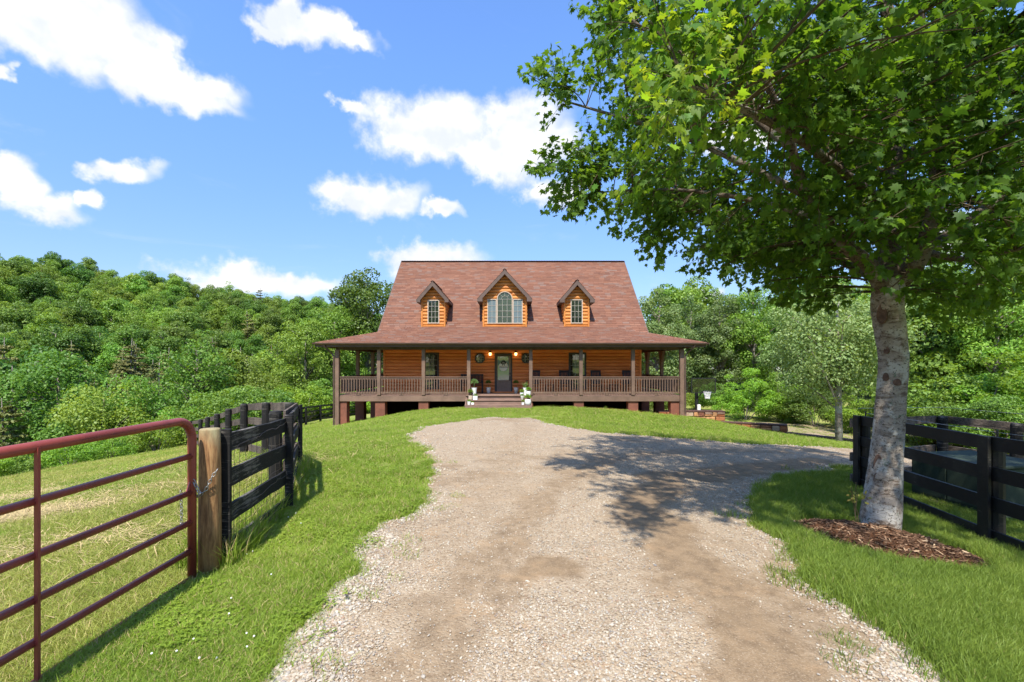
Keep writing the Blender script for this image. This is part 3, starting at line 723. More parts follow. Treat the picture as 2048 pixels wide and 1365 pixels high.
# cut hay lying in the field
V = []; T = []
hx = []; 
for (cx_, cy_, rx, ry, cnt) in [(ux(70, 6.5), 6.5, 1.1, .35, 2600), (ux(10, 8.5), 8.5, 1.4, .5, 1500), (ux(150, 4.6), 4.6, .9, .4, 700), (-5, 4.2, 2, 1.2, 900), (-8, 9, 5, 3, 2600), (ux(260, 7), 7.2, 1.5, .5, 900), (ux(560, 8.5), 8.6, .8, .5, 500)]:
    hx.append(np.stack([cx_ + rng.normal(0, rx * .6, cnt), cy_ + rng.normal(0, ry * .6, cnt)], 1))
hx = np.vstack(hx); ha = rng.random(len(hx)) * 3.14; hl = .05 + .12 * rng.random(len(hx))
ok = (hx[:, 0] < -2.5); hx, ha, hl = hx[ok], ha[ok], hl[ok]
hzv = height(hx[:, 0], hx[:, 1]) + .03 + .04 * rng.random(len(hx)); dxv = np.cos(ha) * hl; dyv = np.sin(ha) * hl; tz = rng.normal(0, .02, len(hx)); wv = .0035
V = np.stack([np.stack([hx[:, 0] - dxv - dyv * wv / hl, hx[:, 1] - dyv + dxv * wv / hl, hzv - tz], 1), np.stack([hx[:, 0] - dxv + dyv * wv / hl, hx[:, 1] - dyv - dxv * wv / hl, hzv - tz], 1),
              np.stack([hx[:, 0] + dxv + dyv * wv / hl, hx[:, 1] + dyv - dxv * wv / hl, hzv + tz], 1), np.stack([hx[:, 0] + dxv - dyv * wv / hl, hx[:, 1] + dyv + dxv * wv / hl, hzv + tz], 1)], 1).reshape(-1, 3)
tag(link('hay', np_mesh('hay', V, np.arange(len(V)).reshape(-1, 4), STRAW)), kind='stuff')
# clover blossoms
mb = MB()
for px, py in [(492,1125),(503,1118),(470,1130),(455,1255),(490,1290),(505,1300),(430,1340),(395,1355),(610,1310),(590,1040),(600,1062),(575,1050),(540,1175),(350,1330),(300,1345)] + [(random.uniform(330, 700), random.uniform(1050, 1360)) for _ in range(10)]:
    x, y = ground_at(px, py)
    if drive_d(np.array([x]), np.array([y]))[0] > -.15: continue
    z = hz(x, y); h = random.uniform(.05, .10)
    mb.tube([(x, y, z), (x + .01, y, z + h)], .0012, 3); mb.lathe((x + .01, y, z + h), [(0, -.004), (.0055, -.001), (.006, .003), (.0035, .006), (0, .007)], 6, 1)
tag(mb.build('clover_flowers', [GR, M['white_pot']]), kind='stuff')
# ---------------------------------------------------------------- the house
YP, YW, YE = 21.8, 23.7, 21.35          # porch front, log wall, eave
FZ = .17                                 # porch floor
PL, PR = -8.37, 8.13                     # outer corners of the porch
WL, WR = -6.68, 6.72                     # log wall corners
YB = YW + 9.2; YR = 28.3; ZR = 8.04; ZJ = 3.57; YJ = 23.6; SL = .95
house = empty('log_house', (0, YW, 0), 0, 'log house with red-brown shingle roof, three dormers and a wrap-around porch', 'house')
HI = Matrix.Translation((0, -YW, 0))     # children are modelled in world coordinates
def hpart(name, mb, m, parent=None, smooth=False, sub=False):
    o = mb.build(name, m, parent or house, smooth)
    if parent is None: o.location = (0, -YW, 0)
    return o
def hlink(name, me, parent, **kw): return link(name, me, None, parent, **kw)

# openings of the front wall: x0,x1,z0,z1
def wxz(x0, y0, x1, y1, Y): return ux(x0, Y), ux(x1, Y), uz(y1, Y), uz(y0, Y)
OP_L = wxz(848.5, 707, 877, 777, YW); OP_R = wxz(1138.5, 707, 1171, 778, YW); OP_D = wxz(989.5, 707.5, 1024.5, 785, YW)
OCT = [(ux(959.8, YW), uz(717, YW)), (ux(1052.6, YW), uz(717, YW))]; OR = .245
openings = [OP_L, OP_R, OP_D] + [(x - OR * .93, x + OR * .93, z - OR * .93, z + OR * .93) for x, z in OCT]
# one unit of half-log siding, 1 m long along x, front towards -y
def log_unit(mat_, h):
    prof = [(.03, 0), (-.012, .06 * h), (-.036, .30 * h), (-.040, .55 * h), (-.030, .80 * h), (-.008, .95 * h), (.03, h)]
    mb = MB(); mb.prism(prof, 0, 0, 1); return mb.mesh('log', [mat_], False)
LH = .172
LOGW = log_unit(M['stained_log'], LH); LOGD = log_unit(M['dormer_log'], LH)
def log_run(parent, me, x0, x1, y, z, rz=0, loc_fix=(0, 0, 0)):
    o = hlink('log', me, parent); o.location = (x0 + loc_fix[0], y + loc_fix[1], z + loc_fix[2]); o.scale = (x1 - x0, 1, 1); o.rotation_euler = (0, 0, rz); return o
mb = MB()
ZT = 2.62
mb.box(((WL + WR) / 2, (YW + YB) / 2 + .05, (FZ + ZT) / 2 - .15), (WR - WL - .04, YB - YW - .04, ZT - FZ + .3))
# gable ends under the steep roof
for xs in (WL + .02, WR - .12): mb.prism([(YW + .1, ZT), (YB - .1, ZT), (YB - .1, 3.3), (YR, ZR - .35), (YW + .1, 3.3)], 0, xs, xs + .1)
wall = hpart('wall', mb, M['stained_log'])
nrow = int(math.ceil((ZT - FZ) / LH))
for k in range(nrow):
    z = FZ + k * LH; zc = z + LH / 2
    cuts = sorted([(a, b) for a, b, c, d in openings if c < zc < d]); x = WL + .09
    segs = []
    for a, b in cuts: segs.append((x, a)); x = b
    segs.append((x, WR - .09))
    for a, b in segs:
        if b - a > .05: log_run(wall, LOGW, a, b, YW, z)
    for sx, rz in ((WL, -math.pi / 2), (WR, math.pi / 2)):            # side walls
        o = hlink('log', LOGW, wall); o.scale = (YB - YW - .2, 1, 1)
        o.location = (sx, YB - .1 if sx < 0 else YW + .1, z); o.rotation_euler = (0, 0, rz)
for sx in (WL, WR):
    for yy in (YW,): 
        mb = MB(); mb.box((sx + (.045 if sx < 0 else -.045), yy - .01, (FZ + ZT) / 2), (.11, .10, ZT - FZ), ch=.008); mb.build('corner_board', M['stained_log'], wall)

def window(x0, x1, z0, z1, y, cols, rows, frame=M['dark_frame'], glass=M['window_glass'], fw=.05, arch=False, mun=.013, label=None, depth=.07, bars=M['muntin']):
    """frame proud of the logs; glass set back in it, with glazing bars"""
    fr = MB(); cx = (x0 + x1) / 2; r = (x1 - x0) / 2
    if not arch:
        fr.box((cx, y, z0 + fw / 2), (x1 - x0, depth, fw)); fr.box((cx, y, z1 - fw / 2), (x1 - x0, depth, fw))
    else:
        fr.box((cx, y, z0 + fw / 2), (x1 - x0, depth, fw))
        N = 20; zc = z1 - r
        for k in range(N):
            a0, a1 = math.pi * k / N, math.pi * (k + 1) / N
            P = [(cx + math.cos(a) * q, zc + math.sin(a) * q) for a, q in ((a0, r), (a1, r), (a1, r - fw), (a0, r - fw))]
            vs = [(p[0], y - depth / 2, p[1]) for p in P] + [(p[0], y + depth / 2, p[1]) for p in P]
            fr.add(vs, [(0, 1, 2, 3), (7, 6, 5, 4), (0, 4, 5, 1), (2, 6, 7, 3)])
    zt = z1 - fw if not arch else z1 - r
    for xx in (x0 + fw / 2, x1 - fw / 2): fr.box((xx, y, (z0 + fw + zt) / 2), (fw, depth, zt - z0 - fw))
    w_ = hpart('window', fr, frame)
    if label: w_['label'] = label
    g = MB(); yg = y + depth * .1
    if not arch: g.box((cx, yg, (z0 + z1) / 2), (x1 - x0 - fw * 1.6, .012, z1 - z0 - fw * 1.6))
    else:
        N = 20; pts = [(cx - r + fw * .6, z0 + fw * .6), (cx + r - fw * .6, z0 + fw * .6)] + [(cx + math.cos(math.pi * k / N) * (r - fw * .6), z1 - r + math.sin(math.pi * k / N) * (r - fw * .6)) for k in range(N + 1)]
        vs = [(p[0], yg - .006, p[1]) for p in pts] + [(p[0], yg + .006, p[1]) for p in pts]; n = len(pts)
        g.add(vs, [tuple(range(n)), tuple(reversed(range(n, 2 * n)))])
    g.build('pane', glass, w_)
    yb = yg - .014; ix0, ix1, iz0, iz1 = x0 + fw, x1 - fw, z0 + fw, (z1 - fw if not arch else z1 - r)
    for i in range(1, cols):
        b = MB(); xx = ix0 + (ix1 - ix0) * i / cols; b.box((xx, yb, (iz0 + iz1) / 2), (mun, .012, iz1 - iz0)); b.build('glazing_bar', bars, w_)
    for i in range(1, rows):
        b = MB(); zz = iz0 + (iz1 - iz0) * i / rows; b.box((cx, yb - .003, zz), (ix1 - ix0, .012, mun)); b.build('glazing_bar', bars, w_)
    if arch:
        b = MB(); b.box((cx, yb - .003, iz1), (ix1 - ix0, .012, mun)); b.build('glazing_bar', bars, w_)
        zc = z1 - r
        for a in (45, 90, 135):
            b = MB(); b.beam((cx + math.cos(R(a)) * r * .42, yb, zc + math.sin(R(a)) * r * .42), (cx + math.cos(R(a)) * (r - fw), yb, zc + math.sin(R(a)) * (r - fw)), .010, mun, up=(0, 1, 0)); b.build('glazing_bar', bars, w_)
        b = MB(); b.tube([(cx + math.cos(R(a)) * r * .42, yb, zc + math.sin(R(a)) * r * .42) for a in range(0, 181, 15)], mun * .55, 4); b.build('glazing_bar', bars, w_)
    return w_
def trim(x0, x1, z0, z1, y, t, m=M['dark_frame'], d=.05):
    mb = MB()
    mb.box(((x0 + x1) / 2, y, z1 + t / 2), (x1 - x0 + 2 * t, d, t)); mb.box(((x0 + x1) / 2, y, z0 - t / 2), (x1 - x0 + 2 * t, d, t))
    for xx in (x0 - t / 2, x1 + t / 2): mb.box((xx, y, (z0 + z1) / 2), (t, d, z1 - z0))
    return mb
for (a, b, c, d), lb in ((OP_L, 'tall porch window left of the bench, mirroring the lawn'), (OP_R, 'tall porch window behind the rocking chairs')):
    wn = window(a, b, c, d, YW - .035, 3, 6, label=lb, fw=.06)
    tm = trim(a, b, c, d, YW - .03, .035); tm.build('trim', M['dark_frame'], wn)
for x, z in OCT:
    fr = MB(); g = MB(); n = 8
    for k in range(n):
        a0, a1 = R(22.5 + 45 * k), R(67.5 + 45 * k)
        P = [(x + math.cos(a) * q, z + math.sin(a) * q) for a, q in ((a0, OR * 1.12), (a1, OR * 1.12), (a1, OR * .9), (a0, OR * .9))]
        fr.add([(p[0], YW - .075, p[1]) for p in P] + [(p[0], YW + .02, p[1]) for p in P], [(0, 1, 2, 3), (7, 6, 5, 4), (0, 4, 5, 1), (2, 6, 7, 3)])
    pts = [(x + math.cos(R(22.5 + 45 * k)) * OR * .95, z + math.sin(R(22.5 + 45 * k)) * OR * .95) for k in range(8)]
    g.add([(p[0], YW - .04, p[1]) for p in pts], [tuple(range(8))])
    wn = hpart('window', fr, M['dark_frame']); wn['label'] = 'octagonal porch window'
    g.build('pane', M['window_glass'], wn)
    for k in (-1, 1):
        b = MB(); b.box((x + k * .07, YW - .052, z), (.012, .012, OR * 1.7)); b.build('glazing_bar', M['muntin'], wn)
        b = MB(); b.box((x, YW - .055, z + k * .07), (OR * 1.7, .012, .012)); b.build('glazing_bar', M['muntin'], wn)

# front door
a, b, c, d = OP_D; fw = .12; dm = MB(); cx = (a + b) / 2
dx0, dx1, dz0, dz1 = a + fw, b - fw * .6, FZ + .06, d - .13
dm.box((cx, YW + .02, (dz0 + dz1) / 2), (dx1 - dx0 + .04, .05, dz1 - dz0))
g0, g1, gz0, gz1 = ux(995.2, YW), ux(1018, YW), uz(760.5, YW), uz(713.5, YW)
for (xa, xb, za, zb) in ((dx0, dx1, gz1, dz1), (dx0, dx1, gz0 - .07, gz0), (dx0, g0, gz0, gz1), (g1, dx1, gz0, gz1), (dx0, dx0 + .11, dz0, gz0 - .07), (dx1 - .13, dx1, dz0, gz0 - .07), (dx0 + .11, dx1 - .13, dz0, dz0 + .17)):
    dm.box(((xa + xb) / 2, YW - .02, (za + zb) / 2), (xb - xa, .045, zb - za))
mid = (dx0 + .11 + dx1 - .13) / 2; dm.box((mid, YW - .02, (dz0 + .17 + gz0 - .07) / 2), (.07, .044, gz0 - .07 - dz0 - .17))
door = hpart('door', dm, M['door_paint'])
for s_ in (-1, 1):
    p = MB(); w2 = (dx1 - dx0 - .24) / 2 - .035; p.box((mid + s_ * (w2 / 2 + .035), YW - .012, (dz0 + .17 + gz0 - .07) / 2), (w2 - .07, .03, gz0 - .07 - dz0 - .17 - .07), ch=.012); p.build('panel', M['door_paint'], door)
p = MB(); p.box(((g0 + g1) / 2, YW - .008, (gz0 + gz1) / 2), (g1 - g0, .012, gz1 - gz0)); p.build('pane', M['frosted_glass'], door)
p = MB(); p.box((dx1 - .05, YW - .055, gz0 + .33), (.06, .03, .10), ch=.005); p.box((dx1 - .05, YW - .055, gz0 + .08), (.05, .03, .24), ch=.005)
p.tube([(dx1 - .05, YW - .07, gz0 + .17), (dx1 - .05, YW - .12, gz0 + .13), (dx1 - .05, YW - .12, gz0 + .02), (dx1 - .05, YW - .07, gz0 - .03)], .012, 6); p.build('handle', M['black_iron'], door)
f = MB(); f.box((cx, YW - .03, d - .065), (b - a, .08, .13)); f.box((a + fw / 2, YW - .03, (FZ + d - .13) / 2), (fw, .08, d - .13 - FZ)); f.box((b - fw * .3, YW - .03, (FZ + d - .13) / 2), (fw * .6, .08, d - .13 - FZ)); hpart('door_frame', f, M['dark_frame'])
f = MB(); f.box((cx, YW - .12, FZ + .03), (b - a + .25, .22, .06), ch=.01); hpart('threshold', f, M['stained_log'])

# porch: floor boards, rim, beam, posts, piers
porch = MB(); porch.box(((PL + PR) / 2, (YP + YW) / 2 + .04, FZ - .075), (PR - PL - .16, YW - YP - .02, .07))
for x0, x1 in ((PL + .08, WL), (WR, PR - .08)): porch.box(((x0 + x1) / 2, (YW + YB) / 2 + .06, FZ - .075), (x1 - x0, YB - YW, .07))
porch = hpart('porch', porch, M['deck_wood'])
bd = MB(); bd.box((0, 0, 0), (1, .134, .035), ch=.004); bd = bd.mesh('floor_board', [M['deck_wood']])
nb = 14
for k in range(nb):
    o = link('floor_board', bd, None, porch); y = YP + .02 + (k + .5) * (YW - YP) / nb; o.location = ((PL + PR) / 2, y, FZ - .018); o.scale = (PR - PL, 1, 1)
for side in (-1, 1):
    x0, x1 = (PL, WL) if side < 0 else (WR, PR); n = 12
    for k in range(n):
        o = link('floor_board', bd, None, porch); o.rotation_euler = (0, 0, math.pi / 2); o.location = (x0 + (k + .5) * (x1 - x0) / n, (YW + YB) / 2 + .02, FZ - .0185); o.scale = (YB - YW, 1, 1)
GAPX = (ux(932.5, YP), ux(1062, YP))
for x0, x1 in ((PL + .05, GAPX[0] - .02), (GAPX[1] + .02, PR - .05)):
    mb = MB(); mb.box(((x0 + x1) / 2, YP + .0, FZ - .17), (x1 - x0, .05, .25), ch=.006); mb.build('rim_board', M['brown_wood'], porch)
for xs in (PL + .02, PR - .02):
    mb = MB(); mb.box((xs, (YP + YB) / 2, FZ - .17), (.05, YB - YP, .25), ch=.006); mb.build('rim_board', M['brown_wood'], porch)
mb = MB(); mb.box(((PL + PR) / 2, YP + .02, 2.47), (PR - PL + .1, .13, .24)); mb.build('porch_beam', M['soffit'], porch)
for xs in (PL + .06, PR - .06):
    mb = MB(); mb.box((xs, (YP + YB) / 2 + .09, 2.47), (.13, YB - YP - .05, .24)); mb.build('porch_beam', M['soffit'], porch)
mb = MB()   # porch ceiling
mb.box(((PL + PR) / 2, (YE + YW) / 2 + .02, 2.60), (PR - PL + 1.6, YW - YE - .1, .03))
for x0, x1 in ((PL - .8, WL), (WR, PR + .9)): mb.box(((x0 + x1) / 2, (YW + YB) / 2, 2.60), (x1 - x0, YB - YW + .2, .03))
mb.build('porch_ceiling', M['pine_ceiling'], porch)
post_me = MB(); post_me.box((0, 0, 0), (.165, .165, 2.20), ch=.008); post_me = post_me.mesh('post', [M['brown_wood']])
FX = [PL + .02, ux(757.8, YP), ux(847, YP), ux(937.5, YP), ux(1061.5, YP), ux(1162, YP), ux(1266, YP), PR - .02]
for i, x in enumerate(FX):
    if i in (0, 7): continue
    o = link('post', post_me, None, porch, loc=(x, YP + .03, FZ + 1.10))
for x, s_ in ((FX[0], 1), (FX[7], -1)):     # corner posts stand on the ground outside the floor
    zg = hz(x, YP) - .05; mb = MB(); mb.box((x, YP - .03, (zg + 2.36) / 2), (.19, .19, 2.36 - zg), ch=.008); o = mb.build('corner_post', M['brown_wood'], porch)
SY = [24.45, 27.05, 29.7, YB - .1]
for y in SY:
    link('post', post_me, None, porch, loc=(PL + .09, y, FZ + 1.10)); link('post', post_me, None, porch, loc=(PR - .09, y, FZ + 1.10))
    mb = MB()   # flared bracket under the beam on the right side posts
    for q in (-1, 1): mb.prism([(y + q * .082, 2.35), (y + q * .40, 2.35), (y + q * .082, 1.75)], 0, PR - .16, PR - .02)
    mb.build('post_bracket', M['brown_wood'], porch)
def pier(x, y, wd=.47, dp=.42, front=YP):
    zg = min(hz(x - wd / 2, y), hz(x + wd / 2, y)) - .15; mb = MB(); mb.box((x, y, (zg + FZ - .30) / 2), (wd, dp, FZ - .295 - zg), ch=.008); return mb.build('pier', M['pier_block'], porch)
for px in (683, 759.5, 846.5, 1056, 1158, 1267, 1352): pier(ux(px, YP), YP + .25)
for y in SY: pier(PL + .25, y); pier(PR - .25, y)
# near-black backing behind the piers: crawl-space shade put into its colour
mb = MB(); mb.box(((WL + WR) / 2, YW + .3, -1.2), (WR - WL - .1, .1, 2.6)); mb.box((WL + .1, (YW + YB) / 2, -1.4), (.1, YB - YW, 3.0)); mb.box((WR - .1, (YW + YB) / 2, -1.4), (.1, YB - YW, 3.0)); hpart('crawl_space_dark', mb, M['dark_void'])

# railings
bal = MB(); bal.box((0, 0, 0), (.036, .036, .72)); bal = bal.mesh('baluster', [M['brown_wood']])
def railing(p0, p1, n):
    p0 = Vector(p0); p1 = Vector(p1); d = (p1 - p0); L = d.length; mb = MB()
    mb.beam(p0 + Vector((0, 0, .87)), p1 + Vector((0, 0, .87)), .11, .035, .005); mb.beam(p0 + Vector((0, 0, .80)), p1 + Vector((0, 0, .80)), .04, .08)
    mb.beam(p0 + Vector((0, 0, .12)), p1 + Vector((0, 0, .12)), .04, .085)
    mb.beam(p0 + d * .5 + Vector((-.1, 0, .035)), p0 + d * .5 + Vector((.1, 0, .035)), .04, .07) if abs(d.x) > .1 else None
    r = hpart('railing', mb, M['brown_wood'])
    for i in range(n):
        q = p0 + d * ((i + .5) / n); link('baluster', bal, None, r, loc=(q.x, q.y - (.036 if abs(d.x) > .1 else 0), .44 + p0.z), rot=(0, 0, random.uniform(-.04, .04)))
    return r
for i in range(7):
    if i == 3: continue
    x0, x1 = FX[i] + .09, FX[i + 1] - .09; railing((x0, YP + .03, FZ), (x1, YP + .03, FZ), int(round((x1 - x0) / .127)))
ys = [YP + .1] + SY
for xs in (PL + .09, PR - .09):
    for y0, y1 in zip(ys[:-1], ys[1:]): railing((xs, y0 + .09, FZ), (xs, y1 - .09, FZ), int(round((y1 - y0 - .18) / .13)))

# steps
st_ = MB(); x0, x1 = GAPX; zg = -.55
st_.box(((x0 + x1) / 2, YP - .01, FZ - .19), (x1 - x0, .04, .30)); st_.box(((x0 + x1) / 2, YP - .30, (-.08 - .30) / 2 - .03), (x1 - x0, .04, .20)); st_.box(((x0 + x1) / 2, YP - .60, (-.30 + zg) / 2), (x1 - x0, .04, -.30 - zg + .03))
for xs in (x0 + .01, x1 - .01): st_.prism([(YP, FZ - .08), (YP - .30, -.08), (YP - .30, -.10), (YP - .60, -.285), (YP - .60, zg), (YP, zg)], 0, xs - .02, xs + .02)
steps = hpart('steps', st_, M['deck_wood'])
for y, z in ((YP - .145, -.06), (YP - .445, -.265)):
    for k in (-1, 1): mb = MB(); mb.box(((x0 + x1) / 2, y + k * .077, z), (x1 - x0 + .04, .148, .035), ch=.006); mb.build('tread_board', M['deck_wood'], steps)
mb = MB(); mb.box(((x0 + x1) / 2, YP - .03, FZ - .018), (x1 - x0, .12, .037), ch=.006); mb.build('tread_board', M['deck_wood'], steps)

# ---- roofs. planes: main z=ZJ+SL*(y-YJ); porch front z=ZE+SF*(y-YE); porch sides z=ZE+SS*(x-XE)
XEL, XER = -9.25, 9.13; ZE = 2.66; SF = (ZJ - ZE) / (YJ - YE); SS = .235
RL, RR = -6.86, 6.96
roof = MB()
def slab(pts, t=.10, mi=0):
    n = len(pts); roof.add([p for p in pts] + [(p[0], p[1], p[2] - t) for p in pts], [tuple(range(n)), tuple(reversed(range(n, 2 * n)))] + [(i, (i + 1) % n, n + (i + 1) % n, n + i) for i in range(n)], mi)
def zmain(y): return ZJ + SL * (y - YJ)
slab([(RL, YJ - .5, zmain(YJ - .5)), (RR, YJ - .5, zmain(YJ - .5)), (RR, YR, ZR), (RL, YR, ZR)])
slab([(RR, 2 * YR - YJ + .5, zmain(YJ - .5)), (RL, 2 * YR - YJ + .5, zmain(YJ - .5)), (RL, YR, ZR), (RR, YR, ZR)])
hipL = XEL + (ZJ - ZE) / SS; hipR = XER - (ZJ - ZE) / SS
slab([(XEL, YE, ZE), (XER, YE, ZE), (hipR, YJ, ZJ), (hipL, YJ, ZJ)])
YBE = 2 * YR - YE
zL = ZE + SS * (WL - XEL); zRr = ZE + SS * (XER - WR); yL = YE + (zL - ZE) / SF
yl0 = YJ + (zL - ZJ) / SL; yr0 = YJ + (zRr - ZJ) / SL
slab([(XEL, YBE, ZE), (XEL, YE, ZE), (hipL, YJ, ZJ), (WL, yl0 , zL), (WL, YBE - 2, zL)])
slab([(XER, YE, ZE), (XER, YBE, ZE), (WR, YBE - 2, zRr), (WR, yr0, zRr), (hipR, YJ, ZJ)])
roof_o = hpart('roof', roof, M['shingle'])
# shingle courses
EXPO = .145
sh_unit = {}
def shingle_shape(wd, seed):
    """thin wedge tab, lower edge proud; local x across, y up the slope, z off the roof"""
    t0 = .016; L = EXPO + .05
    vs = [(0, 0, .002), (wd, 0, .002), (wd, 0, t0), (0, 0, t0), (0, L, .0), (wd, L, .0)]
    return vs, [(0, 1, 2, 3), (3, 2, 5, 4), (0, 3, 4), (1, 5, 2)]
def course(row_fn, origin, xdir, ydir, ndir, nrows, parts=0, bucket=None):
    """row_fn(k) -> (x0,x1) extent of course k"""
    made = 0
    for k in range(nrows):
        x0, x1 = row_fn((k + .5) * EXPO)
        if x1 - x0 < .1: continue
        x = x0 - random.uniform(0, .25)
        while x < x1 - .02:
            wd = random.choice((.26, .30, .32, .36)); a = max(x, x0); b = min(x + wd - .006, x1); x += wd
            if b - a < .04: continue
            base = origin + xdir * a + ydir * (k * EXPO + random.uniform(-.006, .006)) + ndir * random.uniform(0.0, .004)
            if made < parts:
                key = round(b - a, 2)
                if key not in sh_unit:
                    vs, fs = shingle_shape(key, 0); m_ = MB(); m_.add(vs, fs); sh_unit[key] = m_.mesh('shingle', [M['shingle']])
                o = link('shingle', sh_unit[key], None, roof_o); o.matrix_local = Matrix.Translation(base) @ Matrix((xdir, ydir, ndir)).transposed().to_4x4(); made += 1
            else:
                vs, fs = shingle_shape(b - a, 0); bucket.add([base + xdir * v[0] + ydir * v[1] + ndir * v[2] for v in vs], fs)
bk = MB()
X3 = Vector((1, 0, 0))
def frame_of(slope_dir):  # unit up-slope and normal for a plane rising along slope_dir (horizontal unit) with gradient
    pass
cf = 1 / math.hypot(1, SF); yd = Vector((0, cf, SF * cf)); nd = Vector((0, -SF * cf, cf)); Lf = (YJ - YE) / cf
course(lambda s: (XEL + (s * cf * SF / SS), XER - (s * cf * SF / SS)), Vector((0, YE - .03, ZE - .012)), X3, yd, nd, int(Lf / EXPO) + 1, 300, bk)
cm = 1 / math.hypot(1, SL); yd = Vector((0, cm, SL * cm)); nd = Vector((0, -SL * cm, cm)); y0m = YJ - .42
def main_ext(s):
    z = zmain(y0m) + s * SL * cm
    lo = max(RL, XEL + (z - ZE) / SS) if z < ZJ else RL; hi = min(RR, XER - (z - ZE) / SS) if z < ZJ else RR
    if z < ZJ: # only the corners show below the junction
        return (RL, RR)
    return (RL, RR)
course(main_ext, Vector((0, y0m, zmain(y0m))), X3, yd, nd, int((YR - y0m) / cm / EXPO), 0, bk)
cs = 1 / math.hypot(1, SS)
yd = Vector((cs, 0, SS * cs)); nd = Vector((-SS * cs, 0, cs)); ns = int((WL - XEL) / cs / EXPO) + 1
course(lambda s: (-(YBE - 1), -(YE + s * cs * SS / SF)), Vector((XEL, 0, ZE)), Vector((0, -1, 0)), yd, nd, ns + 8, 0, bk)
yd = Vector((-cs, 0, SS * cs)); nd = Vector((SS * cs, 0, cs))
course(lambda s: ((YE + s * cs * SS / SF), (YBE - 1)), Vector((XER, 0, ZE)), Vector((0, 1, 0)), yd, nd, int((XER - WR) / cs / EXPO) + 9, 0, bk)
cap = MB()
def caps(p0, p1, wd=.24):
    p0 = Vector(p0); p1 = Vector(p1); d = p1 - p0; n = int(d.length / .16); x = d.normalized(); side = x.cross(Vector((0, 0, 1))).normalized(); up = side.cross(x)
    for i in range(n):
        a = p0 + d * (i / n); b = a + x * .2
        cap.add([a - side * wd / 2 - up * .045 + up * .012, a + up * .028, a + side * wd / 2 - up * .045 + up * .012, b - side * wd / 2 - up * .045, b + up * .016, b + side * wd / 2 - up * .045], [(0, 1, 4, 3), (1, 2, 5, 4), (0, 2, 1)])
caps((RL, YR, ZR + .02), (RR, YR, ZR + .02), .30)
capd = cap; 
o = cap.build('ridge_caps', M['ridge_cap'], roof_o); o['kind'] = 'stuff'
cap = MB(); caps((XEL, YE, ZE), (hipL, YJ, ZJ), .2); caps((XER, YE, ZE), (hipR, YJ, ZJ), .2); bk.v, off_ = bk.v, 0
b0 = len(bk.v); bk.v += cap.v; bk.f += [tuple(i + b0 for i in f) for f in cap.f]; bk.m += cap.m
o = bk.build('shingles', M['shingle'], roof_o); o['kind'] = 'stuff'
# bargeboards of the steep roof
for xs in (RL - .02, RR + .02):
    mb = MB(); mb.beam((xs, YJ - .4, zmain(YJ - .4) - .09), (xs, YR, ZR - .09), .04, .18, up=(1, 0, 0)) if False else mb.prism([(YJ - .45, zmain(YJ - .45) + .0), (YR, ZR), (YR, ZR - .2), (YJ - .45, zmain(YJ - .45) - .2)], 0, xs - .02, xs + .02)
    mb.prism([(2 * YR - YJ, ZJ), (YR, ZR), (YR, ZR - .2), (2 * YR - YJ, ZJ - .2)], 0, xs - .02, xs + .02); hpart('bargeboard', mb, M['fascia_wood'])
# gutters with fascia behind
gp = [(0, 0), (0, -.02), (-.02, -.075), (-.075, -.095), (-.115, -.06), (-.125, 0), (-.115, 0), (-.105, -.052), (-.07, -.083), (-.03, -.065), (-.01, 0)]
mb = MB(); mb.prism([(YE + .03 + a, ZE + .005 + b) for a, b in gp], 0, XEL - .1, XER + .1); mb.box(((XEL + XER) / 2, YE + .06, ZE - .10), (XER - XEL - .02, .035, .17)); hpart('gutter', mb, M['gutter_metal'])
for xs, s_ in ((XEL, 1), (XER, -1)):
    mb = MB(); mb.prism([(xs + s_ * (.03 + a), ZE + .005 + b) for a, b in gp], 1, YE, YBE); mb.box((xs + s_ * .06, (YE + YBE) / 2, ZE - .10), (.035, YBE - YE - .1, .17)); hpart('gutter', mb, M['gutter_metal'])
for x, s_ in ((PL - .08, -1), (PR + .08, 1)):
    zg = hz(x, YP) + .02; mb = MB()
    mb.tube([(x + s_ * .36, YE - .02, ZE - .09), (x + s_ * .34, YE + .02, ZE - .2), (x + s_ * .12, YP - .12, 2.16), (x + s_ * .03, YP - .15, 2.02), (x + s_ * .03, YP - .15, zg + .1), (x + s_ * .03, YP - .28, zg + .02)], .042, 6); hpart('downspout', mb, M['gutter_metal'])
for x in (ux(797, YP + .8), ux(1228, YP + .8)):
    mb = MB(); mb.lathe((x, YP + .8, 2.52), [(.08, 0), (.08, .04), (.06, .065)], 12); mb.box((x - .06, YP + .72, 2.5), (.09, .05, .06)); mb.box((x + .06, YP + .72, 2.5), (.09, .05, .06)); mb.build('porch_light', M['black_iron'], porch)

